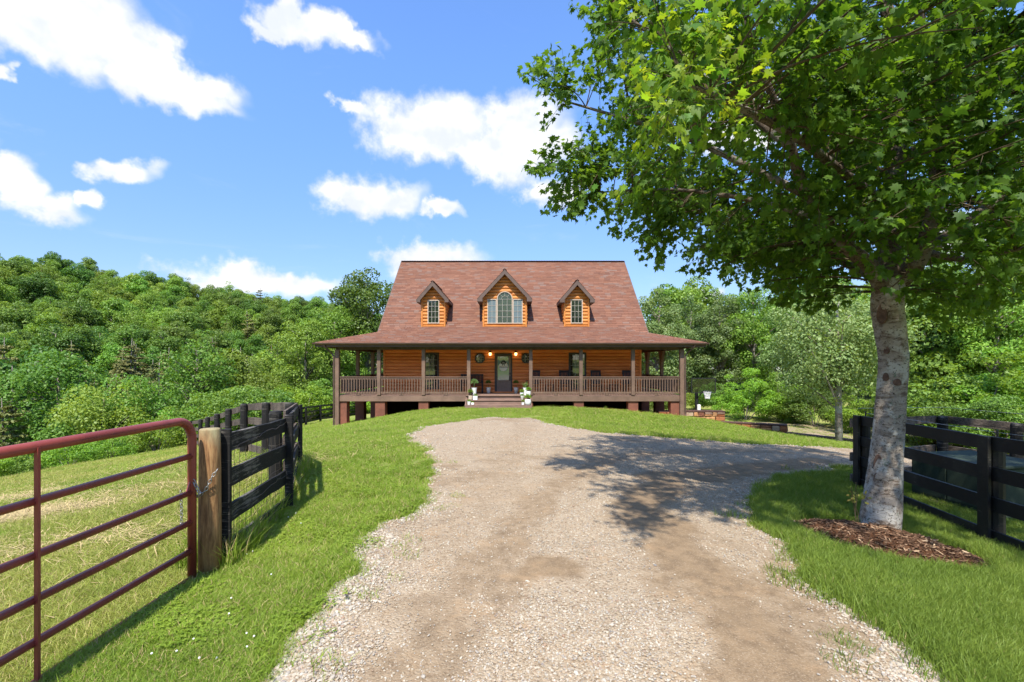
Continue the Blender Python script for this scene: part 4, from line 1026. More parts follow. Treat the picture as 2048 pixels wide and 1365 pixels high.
# ---- dormers
YD = 23.66
def dormer(cx, hw, zap, ztip, tiphw, wins):
    z0 = ZJ + .02; FO = .30; yf = YD - FO
    slope = (zap - ztip) / tiphw
    zwall = zap - .12 - slope * hw                 # top of the side walls
    def ym(z): return YJ + (z - ZJ) / SL
    # body
    mb = MB(); front = [(cx - hw, z0), (cx + hw, z0), (cx + hw, zwall), (cx, zap - .12), (cx - hw, zwall)]
    vs = [(x, YD + .03, z) for x, z in front] + [(x, ym(max(z, ZJ)) + .3, z) for x, z in front]
    mb.add(vs, [tuple(range(5)), (0, 5, 6, 1), (1, 6, 7, 2), (2, 7, 8, 3), (3, 8, 9, 4), (4, 9, 5, 0)])
    dw = hpart('dormer', mb, M['dormer_log'])
    k = 0
    while True:
        z = z0 + .07 + k * LH; zc = z + LH * .5; k += 1
        if zc > zap - .25: break
        half = hw - .075 if z + LH * .9 < zwall else max(0, (zap - .12 - (z + LH * .8)) / slope)
        half = min(half, hw - .075 if z < zwall else half)
        if half < .06: break
        x = cx - half; segs = []
        for a, b, c, d in sorted(wins):
            if c < zc < d: segs.append((x, a)); x = b
        segs.append((x, cx + half))
        for a, b in segs:
            if b - a > .03:
                o = link('log', LOGD, None, dw); o.location = (a, YD, z); o.scale = (b - a, 1, 1)
        if z + LH < zwall + .02:
            for s_ in (-1, 1):
                L = ym(z + LH * .2) - YD - .02
                if L > .1:
                    o = link('log', LOGD, None, dw); o.scale = (L, 1, 1); o.rotation_euler = (0, 0, -s_ * -math.pi / 2)
                    o.location = (cx + s_ * hw, YD + .03 if s_ > 0 else YD + .03 + L, z)
    for s_ in (-1, 1):
        mb = MB(); mb.box((cx + s_ * (hw - .035), YD - .02, (z0 + zwall) / 2), (.085, .10, zwall - z0), ch=.006); mb.build('corner_board', M['dormer_log'], dw)
    mb = MB(); mb.box((cx, YD - .025, z0 + .035), (hw * 2 - .16, .085, .07), ch=.02); mb.build('sill_board', M['dormer_log'], dw)
    # roof: two slopes running back into the main roof
    rf = MB(); t = .06
    for s_ in (-1, 1):
        A = (cx, yf, zap); B = (cx + s_ * tiphw, yf, ztip); C_ = (cx + s_ * tiphw, ym(ztip) + .1, ztip); D_ = (cx, ym(zap) + .1, zap)
        pts = [A, B, C_, D_]; rf.add(pts + [(p[0], p[1], p[2] - t) for p in pts], [(0, 1, 2, 3), (7, 6, 5, 4), (0, 4, 5, 1), (1, 5, 6, 2), (2, 6, 7, 3)])
    dr = hpart('dormer_roof', rf, M['ridge_cap'])
    b2 = MB()
    for s_ in (-1, 1):
        sl = Vector((-s_ * tiphw, 0, zap - ztip)); Ls = sl.length; up = sl.normalized(); xd = Vector((0, -1, 0)) if s_ < 0 else Vector((0, 1, 0)); nn = xd.cross(up)
        for r_ in range(int(Ls / EXPO)):
            p = Vector((cx + s_ * tiphw, 0, ztip)) + up * (r_ * EXPO); y0, y1 = yf - .015, ym(p.z) - .02; y = y0
            while y < y1:
                w2 = min(.30, y1 - y); ya = y if s_ > 0 else y + w2
                base = Vector((p.x, 0, p.z)) + nn * .002
                vs, fs = shingle_shape(w2 - .006, 0); org = Vector((0, ya, 0))
                b2.add([base + org + xd * v[0] + up * v[1] + nn * v[2] for v in vs], fs); y += .30
    o = b2.build('shingles', M['shingle'], dr); o['kind'] = 'stuff'
    # rake boards, with boxed returns at the eaves
    for s_ in (-1, 1):
        mb = MB(); wdt = .17; dvec = Vector((s_ * tiphw, 0, ztip - zap)).normalized(); nrm = Vector((0, 0, 0)) 
        vd = wdt / abs(math.cos(math.atan(slope)))
        P = [(cx, zap - .02), (cx + s_ * tiphw, ztip - .02), (cx + s_ * tiphw, ztip - .02 - .10), (cx + s_ * (tiphw - .02), ztip - .14), (cx + s_ * (hw - .0), ztip - .14), (cx + s_ * (hw - .0), min(zap - vd - slope * hw + .0, ztip + .4)), (cx, zap - vd)]
        mb.prism(P, 1, yf - .03, yf + .01); mb.build('rake_board', M['fascia_wood'], dr)
        mb = MB(); mb.box((cx + s_ * (hw + tiphw) / 2, (yf + ym(ztip)) / 2 + .03, ztip - .125), (tiphw - hw, ym(ztip) - yf, .03)); mb.box((cx + s_ * (tiphw - .012), (yf + ym(ztip)) / 2, ztip - .085), (.025, ym(ztip) - yf, .11)); mb.build('soffit_board', M['fascia_wood'], dr)
        mb = MB(); mb.prism([(cx, zap - .065), (cx + s_ * (hw + .02), zap - .065 - slope * (hw + .02)), (cx + s_ * (hw + .02), zap - .095 - slope * (hw + .02)), (cx, zap - .095)], 1, yf + .012, YD + .02); mb.build('soffit_board', M['fascia_wood'], dr)
    c2 = MB(); 
    global cap; cap = c2; caps((cx, yf - .03, zap + .01), (cx, ym(zap), zap + .01), .2); o = c2.build('ridge_caps', M['ridge_cap'], dr); o['kind'] = 'stuff'
    return dw
S = YD
wl = wxz(855.5, 600.5, 879, 647.5, S); wr = wxz(1141, 599.5, 1165, 647.5, S)
dl = dormer(ux(867, S), .625, uz(562.5, S - .3), uz(599.5, S - .3), .83, [wl]); dl['label'] = 'left dormer with one twelve-pane window'
dr_ = dormer(ux(1153, S), .655, uz(560.5, S - .3), uz(600, S - .3), .90, [wr]); dr_['label'] = 'right dormer with one twelve-pane window'
c0 = wxz(974.8, 598.8, 993.2, 647.8, S); c1 = wxz(993.8, 583.5, 1025.2, 647.8, S); c2_ = wxz(1025.8, 598.8, 1045.2, 647.8, S)
dc = dormer(ux(1009.6, S), 1.14, uz(539, S - .3), uz(598, S - .3), 1.41, [c0, c1, c2_]); dc['label'] = 'wide centre dormer with an arched window between two side lights'
window(*wl, S - .03, 3, 4, M['tan_frame'], label='left dormer window', fw=.045)
window(*wr, S - .03, 3, 4, M['tan_frame'], label='right dormer window', fw=.045)
window(*c0, S - .03, 2, 4, M['tan_frame'], M['curtain_glass'], label='left side light of the centre dormer, pale curtain behind', fw=.04)
window(*c2_, S - .03, 2, 4, M['tan_frame'], M['curtain_glass'], label='right side light of the centre dormer, pale curtain behind', fw=.04)
window(*c1, S - .034, 3, 4, M['tan_frame'], M['blind_glass'], label='round-topped window of the centre dormer', fw=.042, arch=True, depth=.08)
# lamps beside the door
for px, lb in ((980.6, 'left'), (1031.6, 'right')):
    x = ux(px, YW); z = uz(708.5, YW); mb = MB(); mb.box((x, YW - .06, z + .10), (.09, .05, .12), ch=.006); mb.tube([(x, YW - .08, z + .15), (x, YW - .13, z + .19), (x, YW - .16, z + .14)], .01, 6); mb.lathe((x, YW - .16, z + .06), [(.02, .085), (.045, .06), (.085, .02), (.085, .0)], 8)
    lf = hpart('wall_lantern', mb, M['black_iron']); g = MB(); g.lathe((x, YW - .16, z - .09), [(.028, 0), (.05, .02), (.065, .1), (.062, .148)], 8); g.build('lamp_glass', M['lamp_glow'], lf)
    lf['label'] = 'lit lantern on the %s of the front door' % lb
# ---------------------------------------------------------------- things on the porch
def thing_of(name, label, cat, loc, rz=0, group=None): return empty(name, loc, rz, label, cat, group)
def rocking_chair():
    t = thing_of('rocking_chair', '', 'chair', (0, 0, 0), 0, 'dark rocking chairs in a row on the porch'); m = M['chair_wood']
    for s in (-1, 1):
        r = MB(); r.tube([(s * .24, -.38 + .76 * k / 6, .035 + .05 * ((k - 3) / 3) ** 2) for k in range(7)], .020, 5); r.build('rocker', m, t)
        for y, h in ((-.24, .60), (.20, .42)): l = MB(); l.box((s * .25, y, .05 + h / 2), (.045, .045, h)); l.build('leg', m, t)
        a = MB(); a.box((s * .27, -.03, .65), (.085, .52, .022), ch=.006); a.build('armrest', m, t)
    sl = MB()
    for k in range(5): sl.box((0, -.20 + .095 * k, .40 - .012 * k), (.50, .08, .02))
    sl.build('seat', m, t)
    b = MB()
    for s in (-1, 1): b.beam((s * .235, .20, .36), (s * .235, .38, 1.12), .04, .045)
    b.box((0, .385, 1.12), (.52, .025, .12)); b.box((0, .24, .50), (.46, .025, .06)); b.build('back_frame', m, t)
    for k in range(6): q = MB(); q.beam((-.185 + .074 * k, .235, .48), (-.185 + .074 * k, .375, 1.10), .055, .014, up=(0, -1, .2)); q.build('back_slat', m, t)
    return t
ch0 = rocking_chair()
for i, (px, rz, lb) in enumerate([(1066, -.35, 'dark rocking chair just right of the steps, behind the porch post'), (1131, .1, 'dark rocking chair in front of the right-hand porch window'),
                               (1194, 0, 'dark rocking chair between the right porch window and the low side table'), (1259, .08, 'dark rocking chair nearest the right corner of the log wall')]):
    c = ch0 if i == 0 else copy_tree(ch0); c.location = (ux(px, YW - .75), YW - .75, FZ); c.rotation_euler = (0, 0, rz); c['label'] = lb
def side_table():
    t = thing_of('side_table', '', 'table', (0, 0, 0), 0, 'low wooden side tables between the rocking chairs'); mb = MB(); mb.box((0, 0, .44), (.44, .42, .03), ch=.006); mb.build('table_top', M['table_wood'], t)
    for sx in (-1, 1):
        for sy in (-1, 1): l = MB(); l.box((sx * .18, sy * .17, .21), (.045, .045, .43)); l.build('leg', M['table_wood'], t)
    mb = MB(); mb.box((0, 0, .14), (.36, .34, .02)); mb.build('shelf', M['table_wood'], t); return t
t0 = side_table()
for i, (px, lb) in enumerate([(1099, 'low side table between the two rocking chairs nearest the steps'), (1226, 'low side table between the two rightmost rocking chairs')]):
    c = t0 if i == 0 else copy_tree(t0); c.location = (ux(px, YW - .6), YW - .6, FZ); c['label'] = lb
bx0, bx1 = ux(921, YW - .5), ux(966, YW - .5); bw = bx1 - bx0
bt = thing_of('porch_bench', 'dark slatted bench against the log wall left of the front door', 'bench', ((bx0 + bx1) / 2, YW - .50, FZ))
for s in (-1, 1):
    for y, h in ((-.22, .62), (.22, .98)): l = MB(); l.box((s * (bw / 2 - .03), y, h / 2), (.06, .06, h), ch=.005); l.build('leg', M['chair_wood'], bt)
    a = MB(); a.box((s * (bw / 2 - .03), -.02, .64), (.08, .52, .03), ch=.005); a.build('armrest', M['chair_wood'], bt)
for k in range(5): l = MB(); l.box((0, -.20 + .095 * k, .42), (bw - .12, .08, .022)); l.build('seat_slat', M['chair_wood'], bt)
l = MB(); l.box((0, .22, .93), (bw - .1, .03, .08)); l.box((0, .22, .52), (bw - .1, .03, .06)); l.build('back_frame', M['chair_wood'], bt)
for k in range(14): l = MB(); l.box((-(bw - .2) / 2 + (bw - .2) * k / 13, .215, .72), (.045, .016, .38)); l.build('back_slat', M['chair_wood'], bt)

# plants in pots
def leaves(mb, c, r, n, ll, wd, up=.6, mi=0):
    for _ in range(n):
        a = random.uniform(0, 6.283); e = math.asin(random.uniform(-.2, 1)); d = Vector((math.cos(a) * math.cos(e), math.sin(a) * math.cos(e), math.sin(e)))
        p = Vector(c) + d * r * random.uniform(.35, 1); q = (d + Vector((0, 0, up)) + Vector([random.uniform(-.6, .6) for _ in range(3)])).normalized(); s = q.cross(Vector((random.uniform(-1, 1), random.uniform(-1, 1), .3))).normalized() * wd
        mb.add([p, p + q * ll * .5 + s, p + q * ll, p + q * ll * .5 - s], [(0, 1, 2, 3)], mi)
def spikes(mb, c, r, n, ll, wd):
    for _ in range(n):
        a = random.uniform(0, 6.283); t_ = random.uniform(.15, .8); d = Vector((math.cos(a) * t_, math.sin(a) * t_, 1)).normalized(); p = Vector(c) + Vector((math.cos(a), math.sin(a), 0)) * r * random.uniform(0, .5)
        s = d.cross(Vector((0, 0, 1))).normalized() * wd; L = ll * random.uniform(.7, 1.1); e = p + d * L + Vector((math.cos(a), math.sin(a), -.3)) * L * .12
        mb.add([p - s, p + s, p + d * L * .6 + s * .7, p + d * L * .6 - s * .7], [(0, 1, 2, 3)]); mb.add([p + d * L * .6 - s * .7, p + d * L * .6 + s * .7, e], [(0, 1, 2)])
def pot(px, ytop, ybot, wpx, Y, z0, label, kind='round', material='white_pot', plant='bush', leafm='light', prof=None, name='potted_plant', soft=1.0):
    x = ux(px, Y); h = (ybot - ytop) / F * Y; r = wpx / 2 / F * Y
    t = thing_of(name, label, 'potted plant', (x, Y, z0)); mb = MB()
    if kind == 'square':
        mb.box((0, 0, h / 2), (2 * r, 2 * r, h), ch=.015); 
    else:
        P = prof or [(.62, 0), (.72, .3), (.9, .8), (1, 1)]
        mb.lathe((0, 0, 0), [(r * a, h * b) for a, b in P] + [(r * .9, h), (r * .86, h * .93)], 16)
    mb.build('pot', M[material], t, smooth=False)
    s = MB(); s.lathe((0, 0, h * .9), [(r * .8, 0), (r * .84, h * .08)], 12); s.build('soil', M['potting_soil'], t)
    f = MB()
    if plant == 'bush': leaves(f, (0, 0, h + r * .5), r * 1.1 * soft, 170, r * .42, r * .13)
    elif plant == 'tall':
        for _ in range(9): f.tube([(0, 0, h), (random.uniform(-.3, .3) * r, random.uniform(-.3, .3) * r, h + r * 2)], .004, 3)
        leaves(f, (0, 0, h + r * 1.7), r * 1.25 * soft, 260, r * .5, r * .12)
    elif plant == 'topiary':
        f.tube([(0, 0, h * .9), (.01, 0, h + r * 1.0)], .012, 5); leaves(f, (0, 0, h + r * 2.0), r * 1.05, 420, r * .34, r * .13, 0)
    elif plant == 'spiky': spikes(f, (0, 0, h), r, 60, r * 2.6, r * .10)
    elif plant == 'low': leaves(f, (0, 0, h), r * .9, 120, r * .4, r * .15, .4)
    elif plant == 'ball': 
        leaves(f, (0, 0, h + r * .6), r * 1.0, 240, r * .4, r * .2, .2)
    f.build('foliage', LEAF[leafm], t); return t
zs = [FZ + .0, -.043, -.248]     # porch floor, first and second tread
ys_ = [YP + .16, YP - .15, YP - .45]
vase = [(.5, 0), (.62, .15), (.9, .6), (1, .85), (.96, 1)]
egg = [(.7, 0), (.95, .25), (1.02, .55), (.95, .85), (.8, 1)]
pot(977, 775, 787, 9.4, YW - .55, FZ, 'grey egg-shaped pot with a dark ball plant left of the front door', material='grey_pot', plant='topiary', leafm='dark', prof=vase)
pot(1032, 775, 787, 9.4, YW - .55, FZ, 'grey egg-shaped pot with a dark ball plant right of the front door', material='grey_pot', plant='topiary', leafm='dark', prof=vase)
pot(948.5, 778, 793, 11.2, ys_[0] - .1, zs[0], 'tall tapered white pot with a reddish green plant at the top left of the steps', plant='tall', leafm='grey')
pot(941, 792.5, 801.5, 8.2, ys_[1], zs[1], 'tan clay pot with an upright plant on the left of the middle step', material='tan_pot', plant='tall', leafm='light', prof=[(.85, 0), (1, .2), (1, 1)])
pot(950.6, 794.5, 802.5, 9, ys_[1], zs[1], 'square white planter with low greenery on the left of the middle step', kind='square', plant='low')
pot(938, 804, 811, 7.4, ys_[2], zs[2], 'round white pot on the far left of the lowest step', plant='low', prof=[(.7, 0), (.85, .4), (1, 1)])
pot(945.3, 806.5, 811, 5.6, ys_[2], zs[2], 'small empty-looking white cube pot on the left of the lowest step', kind='square', plant='low')
pot(1050.5, 779, 794, 10, ys_[0] - .1, zs[0], 'tall tapered white pot with spiky leaves at the top right of the steps', plant='spiky', leafm='grey')
pot(1043.5, 777, 781, 6, ys_[0] + .02, zs[0], 'blue-grey ball-shaped plant behind the white bowl at the top right of the steps', plant='ball', leafm='grey')
pot(1043.6, 787, 792.5, 8.2, ys_[0] - .2, zs[0], 'low white bowl with pale flowers at the top right of the steps', plant='bush', leafm='light', prof=[(.5, 0), (.9, .35), (1, 1)])
pot(1057, 789.5, 798, 9.6, ys_[0] - .22, zs[0], 'cream pot with bright leaves against the porch post at the top right', plant='bush', leafm='bright', prof=[(.8, 0), (.95, .4), (1, 1)])
pot(1044.6, 793.5, 802, 7, ys_[1], zs[1], 'small grey-white pot on the right of the middle step', material='grey_pot', plant='low', prof=vase)
pot(1055.8, 799.5, 811, 12.4, ys_[2] - .02, zs[2], 'big round white vase on the right of the lowest step', plant='bush', leafm='mid', prof=egg)
pot(1046, 806, 811, 6.2, ys_[2], zs[2], 'small white pot beside the big vase on the lowest step', plant='bush', leafm='light', prof=[(.8, 0), (.9, .4), (1, 1)])

# round sign with a bow hanging on the door glass
sx_, sz_ = ux(1006.8, YW), uz(733.5, YW); sg = thing_of('door_sign', 'round white sign with black script and a dark bow hanging on the front door', 'sign', (sx_, YW - .06, sz_))
mb = MB(); n = 28; rr = .225
mb.tube([(math.cos(6.283 * k / n) * rr, 0, math.sin(6.283 * k / n) * rr) for k in range(n)], .014, 5, closed=True); mb.add([(math.cos(6.283 * k / n) * rr, 0, math.sin(6.283 * k / n) * rr) for k in range(n)], [tuple(range(n))]); mb.build('disc', M['white_paint'], sg)
fc = bpy.data.curves.new('lettering', 'FONT'); fc.body = 'Welcome'; fc.size = .115; fc.align_x = 'CENTER'; fc.align_y = 'CENTER'; fc.extrude = .002; fc.shear = .3
tmp = bpy.data.objects.new('lettering', fc); COL.objects.link(tmp); bpy.context.view_layer.update()
me = bpy.data.meshes.new_from_object(tmp.evaluated_get(bpy.context.evaluated_depsgraph_get())); bpy.data.objects.remove(tmp)
o = link('lettering', me, M['black_iron'], sg, loc=(0, -.008, -.03), rot=(math.pi / 2, 0, 0))
mb = MB()
for s in (-1, 1): mb.add([(0, -.02, .17), (s * .12, -.04, .24), (s * .13, -.02, .13)], [(0, 1, 2)]); mb.add([(0, -.02, .17), (s * .04, -.03, .16), (s * .08, -.02, .05), (s * .03, -.03, .06)], [(0, 1, 2, 3)])
leaves(mb, (0, -.02, .19), .10, 60, .06, .016, 0); mb.tube([(0, -.01, .22), (0, 0, .38)], .006, 4); mb.build('bow', M['black_iron'], sg)
# toy-like white and dark item on the side porch
tt = thing_of('porch_table', 'small dark table with white things on it on the left side porch', 'table', (-7.45, 25.4, FZ)); mb = MB(); mb.lathe((0, 0, .5), [(.24, 0), (.24, .03)], 14); mb.build('table_top', M['chair_wood'], tt)
mb = MB(); mb.tube([(0, 0, 0), (0, 0, .5)], .03, 6); mb.lathe((0, 0, 0), [(.18, 0), (.03, .05)], 10); mb.build('leg', M['chair_wood'], tt)
fl = thing_of('flower_bowl', 'bowl of white flowers on the small table of the left side porch', 'flowers', (-7.45, 25.4, FZ + .53)); mb = MB(); mb.lathe((0, 0, 0), [(.06, 0), (.12, .07), (.10, .07)], 12); mb.build('bowl', M['chair_wood'], fl); mb = MB(); leaves(mb, (0, 0, .10), .2, 70, .08, .04, .2); mb.build('blossoms', M['white_paint'], fl)

# ---------------------------------------------------------------- basketball hoop on the lower court
BY = 27.0; bx = ux(1395, BY); gz_ = hz(bx, BY); bh = thing_of('basketball_hoop', 'black basketball hoop with clear backboard and white net right of the porch', 'basketball hoop', (bx, BY, gz_))
rimz = uz(782, BY) - gz_; mb = MB(); mb.box((0, .15, (rimz + .1) / 2), (.15, .15, rimz + .1)); mb.build('pole', M['black_iron'], bh)
mb = MB(); mb.box((.10, .10, uz(817, BY) - gz_), (.20, .2, .42), ch=.02); mb.build('pole_pad', M['white_paint'], bh)
cxb = ux(1405, BY) - bx; zb0, zb1 = uz(786, BY) - gz_, uz(757, BY) - gz_; hwb = .70; mb = MB()
for zz in (zb0, zb1): mb.box((cxb, -.12, zz), (2 * hwb, .04, .05))
for xx in (-hwb, hwb): mb.box((cxb + xx, -.12, (zb0 + zb1) / 2), (.05, .04, zb1 - zb0))
for xx in (-.29, .29): mb.box((cxb + xx, -.10, (zb0 + zb1) / 2 + .05), (.03, .02, zb1 - zb0))
mb.box((cxb, -.10, zb0 + .55), (.58, .02, .03)); mb.beam((0, .1, rimz - .1), (cxb, -.1, zb1 - .2), .05, .05); mb.beam((0, .1, rimz - .5), (cxb, -.1, zb0 + .1), .05, .05); mb.build('backboard_frame', M['black_iron'], bh)
mgl = bpy.data.materials.new('smoked_glass'); mgl.use_nodes = True; t_ = NT(mgl.node_tree); tb = t_.node('ShaderNodeBsdfTransparent'); tb.inputs[0].default_value = (.55, .60, .60, 1); gg = t_.node('ShaderNodeBsdfGlossy'); gg.inputs['Roughness'].default_value = .05; ms = t_.node('ShaderNodeMixShader'); ms.inputs[0].default_value = .08
t_.link(tb.outputs[0], ms.inputs[1]); t_.link(gg.outputs[0], ms.inputs[2]); t_.link(ms.outputs[0], t_.n['Material Output'].inputs[0]); M['smoked_glass'] = mgl
mb = MB(); mb.box((cxb, -.12, (zb0 + zb1) / 2), (2 * hwb - .04, .01, zb1 - zb0 - .04)); mb.build('backboard', mgl, bh)
mb = MB(); mb.tube([(cxb + .45 + .23 * math.cos(6.283 * k / 16) - .45 + .1, -.42 + .23 * math.sin(6.283 * k / 16), rimz) for k in range(16)], .014, 5, closed=True); mb.build('rim', M['black_iron'], bh)
mb = MB(); cxr = cxb + .1
for k in range(14):
    for s in (-1, 1): mb.tube([(cxr + rr_ * math.cos(a0), -.42 + rr_ * math.sin(a0), rimz - zz) for a0, rr_, zz in ((6.283 * k / 14, .22, 0), (6.283 * (k + s * .5) / 14, .185, .15), (6.283 * (k + s) / 14, .14, .3), (6.283 * (k + s * 1.5) / 14, .13, .44))], .013, 3)
mb.build('net', M['net_white'], bh)

# ---------------------------------------------------------------- stone walls by the lower court
def stone_wall(x0, y0, x1, y1, ztop, label, rows, cap_=True):
    L = math.hypot(x1 - x0, y1 - y0); a = math.atan2(y1 - y0, x1 - x0); t = thing_of('stone_wall', label, 'stone wall', (x0, y0, ztop), a, 'stone walls by the lower drive')
    H = ztop - min(hz(x0, y0), hz(x1, y1)) + .25; rh = H / rows; z = -.07
    core = MB(); core.box((L / 2, .2, -H / 2 - .05), (L - .08, .30, H)); core.build('core', M['wall_cap'], t)
    for r_ in range(rows):
        x = -random.uniform(0, .1); h = rh
        while x < L:
            wd = random.choice((.22, .30, .38, .46)) ; wd = min(wd, L - x + .04)
            if wd > .08:
                mb = MB(); hh = h - .018; two = random.random() < .3 and wd > .25
                for q in range(2 if two else 1):
                    h2 = hh / (2 if two else 1); mb.box((0, 0, 0), (wd - .018, .22, h2 - (.01 if two else 0)), ch=.022, jit=.010)
                    o = mb.build('stone', M['field_stone'], t); o.location = (x + wd / 2, .05 + random.uniform(-.015, .015), z - h2 * (q + .5)); mb = MB()
            x += wd
        z -= h
    for yy in (.2,):     # end face
        zz = -.07
        for r_ in range(rows): mb = MB(); mb.box((L - .02, .2, zz - rh / 2), (.16, .32, rh - .018), ch=.02, jit=.01); mb.build('stone', M['field_stone'], t); zz -= rh
    x = -.02
    while x < L + .02:
        wd = min(random.uniform(.35, .55), L + .04 - x); mb = MB(); mb.box((x + wd / 2, .15, -.03), (wd - .01, .42, .06), ch=.012, jit=.005); mb.build('cap_stone', M['wall_cap'], t); x += wd
    return t
stone_wall(ux(1318, 22.1), 22.15, ux(1448, 22.05), 22.05, uz(822, 22.1), 'orange and brown stone wall under the right corner of the porch, beside the hoop', 4)
stone_wall(ux(1448, 21.0), 21.3, ux(1573, 20.1), 20.1, uz(849, 20.3), 'second, lower stone wall ending in the lawn right of the house', 3)
stone_wall(ux(1573, 19.9), 20.0, ux(1705, 18.0), 18.0, uz(874, 18.8), 'low dark edging wall between the second stone wall and the far maple', 2)

# ---------------------------------------------------------------- metal gate, wooden post, chain
GXx = -2.475; gt = thing_of('farm_gate', 'dark red tubular steel farm gate on the left, chained to the round post', 'gate', (GXx, 3.52, 0))
zr_ = [1.265, .985, .705, .475, .255, .04]; Lg = 4.3
def gnode(y, z): return (0, y, z)
mb = MB(); rad = .15
arc = [(0, -rad + rad * math.sin(R(a)), zr_[0] - rad + rad * math.cos(R(a))) for a in range(0, 91, 10)]
mb.tube([(0, -Lg, zr_[0])] + arc + [(0, 0, -.02)], .030, 12, smooth_ := True); gf = mb.build('frame_tube', M['red_paint'], gt, smooth=True)
for a in range(15, 80, 9):   # crimps of the bend
    mb = MB(); c_ = Vector((0, -rad + rad * math.sin(R(a)), zr_[0] - rad + rad * math.cos(R(a)))); tdir = Vector((0, math.cos(R(a)), -math.sin(R(a))))
    n_ = Vector((0, math.sin(R(a)), math.cos(R(a)))); mb.tube([c_ - n_ * .004 + (Vector((1, 0, 0)) * math.cos(6.283 * k / 12) + n_ * math.sin(6.283 * k / 12)) * .0295 for k in range(12)], .0022, 4, closed=True); mb.build('crimp', M['red_paint'], gf, smooth=True)
for z in zr_[1:]: mb = MB(); mb.tube([(0, -Lg, z), (0, -.01, z)], .0225, 10); mb.build('rail', M['red_paint'], gt, smooth=True)
for y in (-1.17, -2.9): mb = MB(); mb.box((.024, y, .63), (.022, .014, 1.27)); mb.build('brace', M['red_paint'], gt)
mb = MB(); mb.prism([(-.075, .70), (.0, .85), (.012, .85), (-.0, .70)], 0, -.004, .008); mb.build('latch_plate', M['red_paint'], gt)
pst = thing_of('gate_post', 'round tan wooden post between the red gate and the black board fence', 'post', (ux(420, 3.66), 3.66, 0)); mb = MB()
mb.lathe((0, 0, -.1), [(.082, 0), (.080, .5), (.0765, 1.0), (.0735, 1.265), (.067, 1.275), (.0, 1.277)], 24)
mb.build('post_body', M['treated_pine'], pst, smooth=True)
def chain(name, label, pts, lr=.017, th=.0032):
    t = thing_of(name, label, 'chain', pts[0]); P = [Vector(p) for p in pts]; seg = [0]
    for a, b in zip(P[:-1], P[1:]): seg.append(seg[-1] + (b - a).length)
    s = 0; k = 0
    while s < seg[-1]:
        i = max(j for j in range(len(seg)) if seg[j] <= s); i = min(i, len(P) - 2); f = (s - seg[i]) / (seg[i + 1] - seg[i]); c = P[i].lerp(P[i + 1], f); d = (P[i + 1] - P[i]).normalized()
        u = Vector((0, 0, 1)).cross(d); u = u.normalized() if u.length > .05 else Vector((1, 0, 0)); v = d.cross(u); w_ = u if k % 2 else v
        mb = MB(); mb.tube([c - P[0] + d * lr * 1.25 * math.cos(6.283 * q / 10) + w_ * lr * .62 * math.sin(6.283 * q / 10) for q in range(10)], th, 5, closed=True); mb.build('link', M['galvanised'], t, smooth=True); s += lr * 1.75; k += 1
    return t
pxp = ux(420, 3.66)
chain('gate_chain', 'galvanised chain looped from the red gate around the wooden post', [(GXx + .03, 3.50, .79), (GXx + .08, 3.49, .70), (pxp - .03, 3.555, .655), (pxp + .03, 3.56, .70), (pxp + .07, 3.575, .80), (pxp + .105, 3.60, .87)])
chain('gate_chain', 'end of chain hanging straight down from the latch of the red gate', [(GXx - .035, 3.45, .72), (GXx - .03, 3.45, .55), (GXx - .035, 3.45, .44)], .014, .0028)

# ---------------------------------------------------------------- fences
def board(mb, a, b, wd, thk, seg=3, wob=.006, up=Vector((0, 0, 1))):
    """sawn board from a to b, wd tall, thk thick, slightly uneven"""
    a = Vector(a); b = Vector(b); d = (b - a); x = d.normalized(); side = x.cross(up).normalized(); upv = side.cross(x)
    base = len(mb.v)
    for i in range(seg + 1):
        c = a + d * (i / seg); j = lambda: random.uniform(-wob, wob); c = c + upv * j() + side * j()
        for u, v in ((-.5, -.5), (.5, -.5), (.5, .5), (-.5, .5)): mb.v.append(tuple(c + side * thk * u + upv * (wd * v + (j() if 0 < i < seg else 0))))
    for i in range(seg):
        for k in range(4): mb.f.append((base + i * 4 + k, base + i * 4 + (k + 1) % 4, base + (i + 1) * 4 + (k + 1) % 4, base + (i + 1) * 4 + k)); mb.m.append(0)
    mb.f += [(base + 3, base + 2, base + 1, base), tuple(base + seg * 4 + k for k in range(4))]; mb.m += [0, 0]
def fence(name, label, pts, htop, rails, wd, m_post, m_rail, post_r=.075, board_side=1, group=None, tops=None, flat=False, skip=()):
    t = thing_of(name, label, 'fence', (pts[0][0], pts[0][1], hz(*pts[0])), 0, group); O = Vector(t.location)
    for i, (x, y) in enumerate(pts):
        if i in skip: continue
        zg = hz(x, y); mb = MB(); h = htop + (tops[i] if tops else 0)
        if flat: mb.box((0, 0, (h + .02) / 2 - .1), (.15, .13, h + .22), ch=.008, jit=.004)
        else: mb.lathe((0, 0, -.15), [(post_r * 1.04, 0), (post_r, h * .5), (post_r * .96, h + .12), (post_r * .8, h + .15), (0.001, h + .153)], 12)
        o = mb.build('post', m_post, t); o.location = Vector((x, y, zg)) - O
    for i in range(len(pts) - 1):
        (x0, y0), (x1, y1) = pts[i], pts[i + 1]; d = Vector((x1 - x0, y1 - y0, 0)).normalized(); n_ = Vector((-d.y, d.x, 0)) * board_side * (post_r + .018)
        for r_ in rails:
            mb = MB(); a = Vector((x0, y0, hz(x0, y0) + r_ + (tops[i] if tops else 0))) + n_ - O; b = Vector((x1, y1, hz(x1, y1) + r_ + (tops[i + 1] if tops else 0))) + n_ - O
            c0 = (a + b) / 2; 
            board(mb, a - c0, b - c0, wd, .028, 4); o = mb.build('rail_board', m_rail, t); o.location = c0
    return t
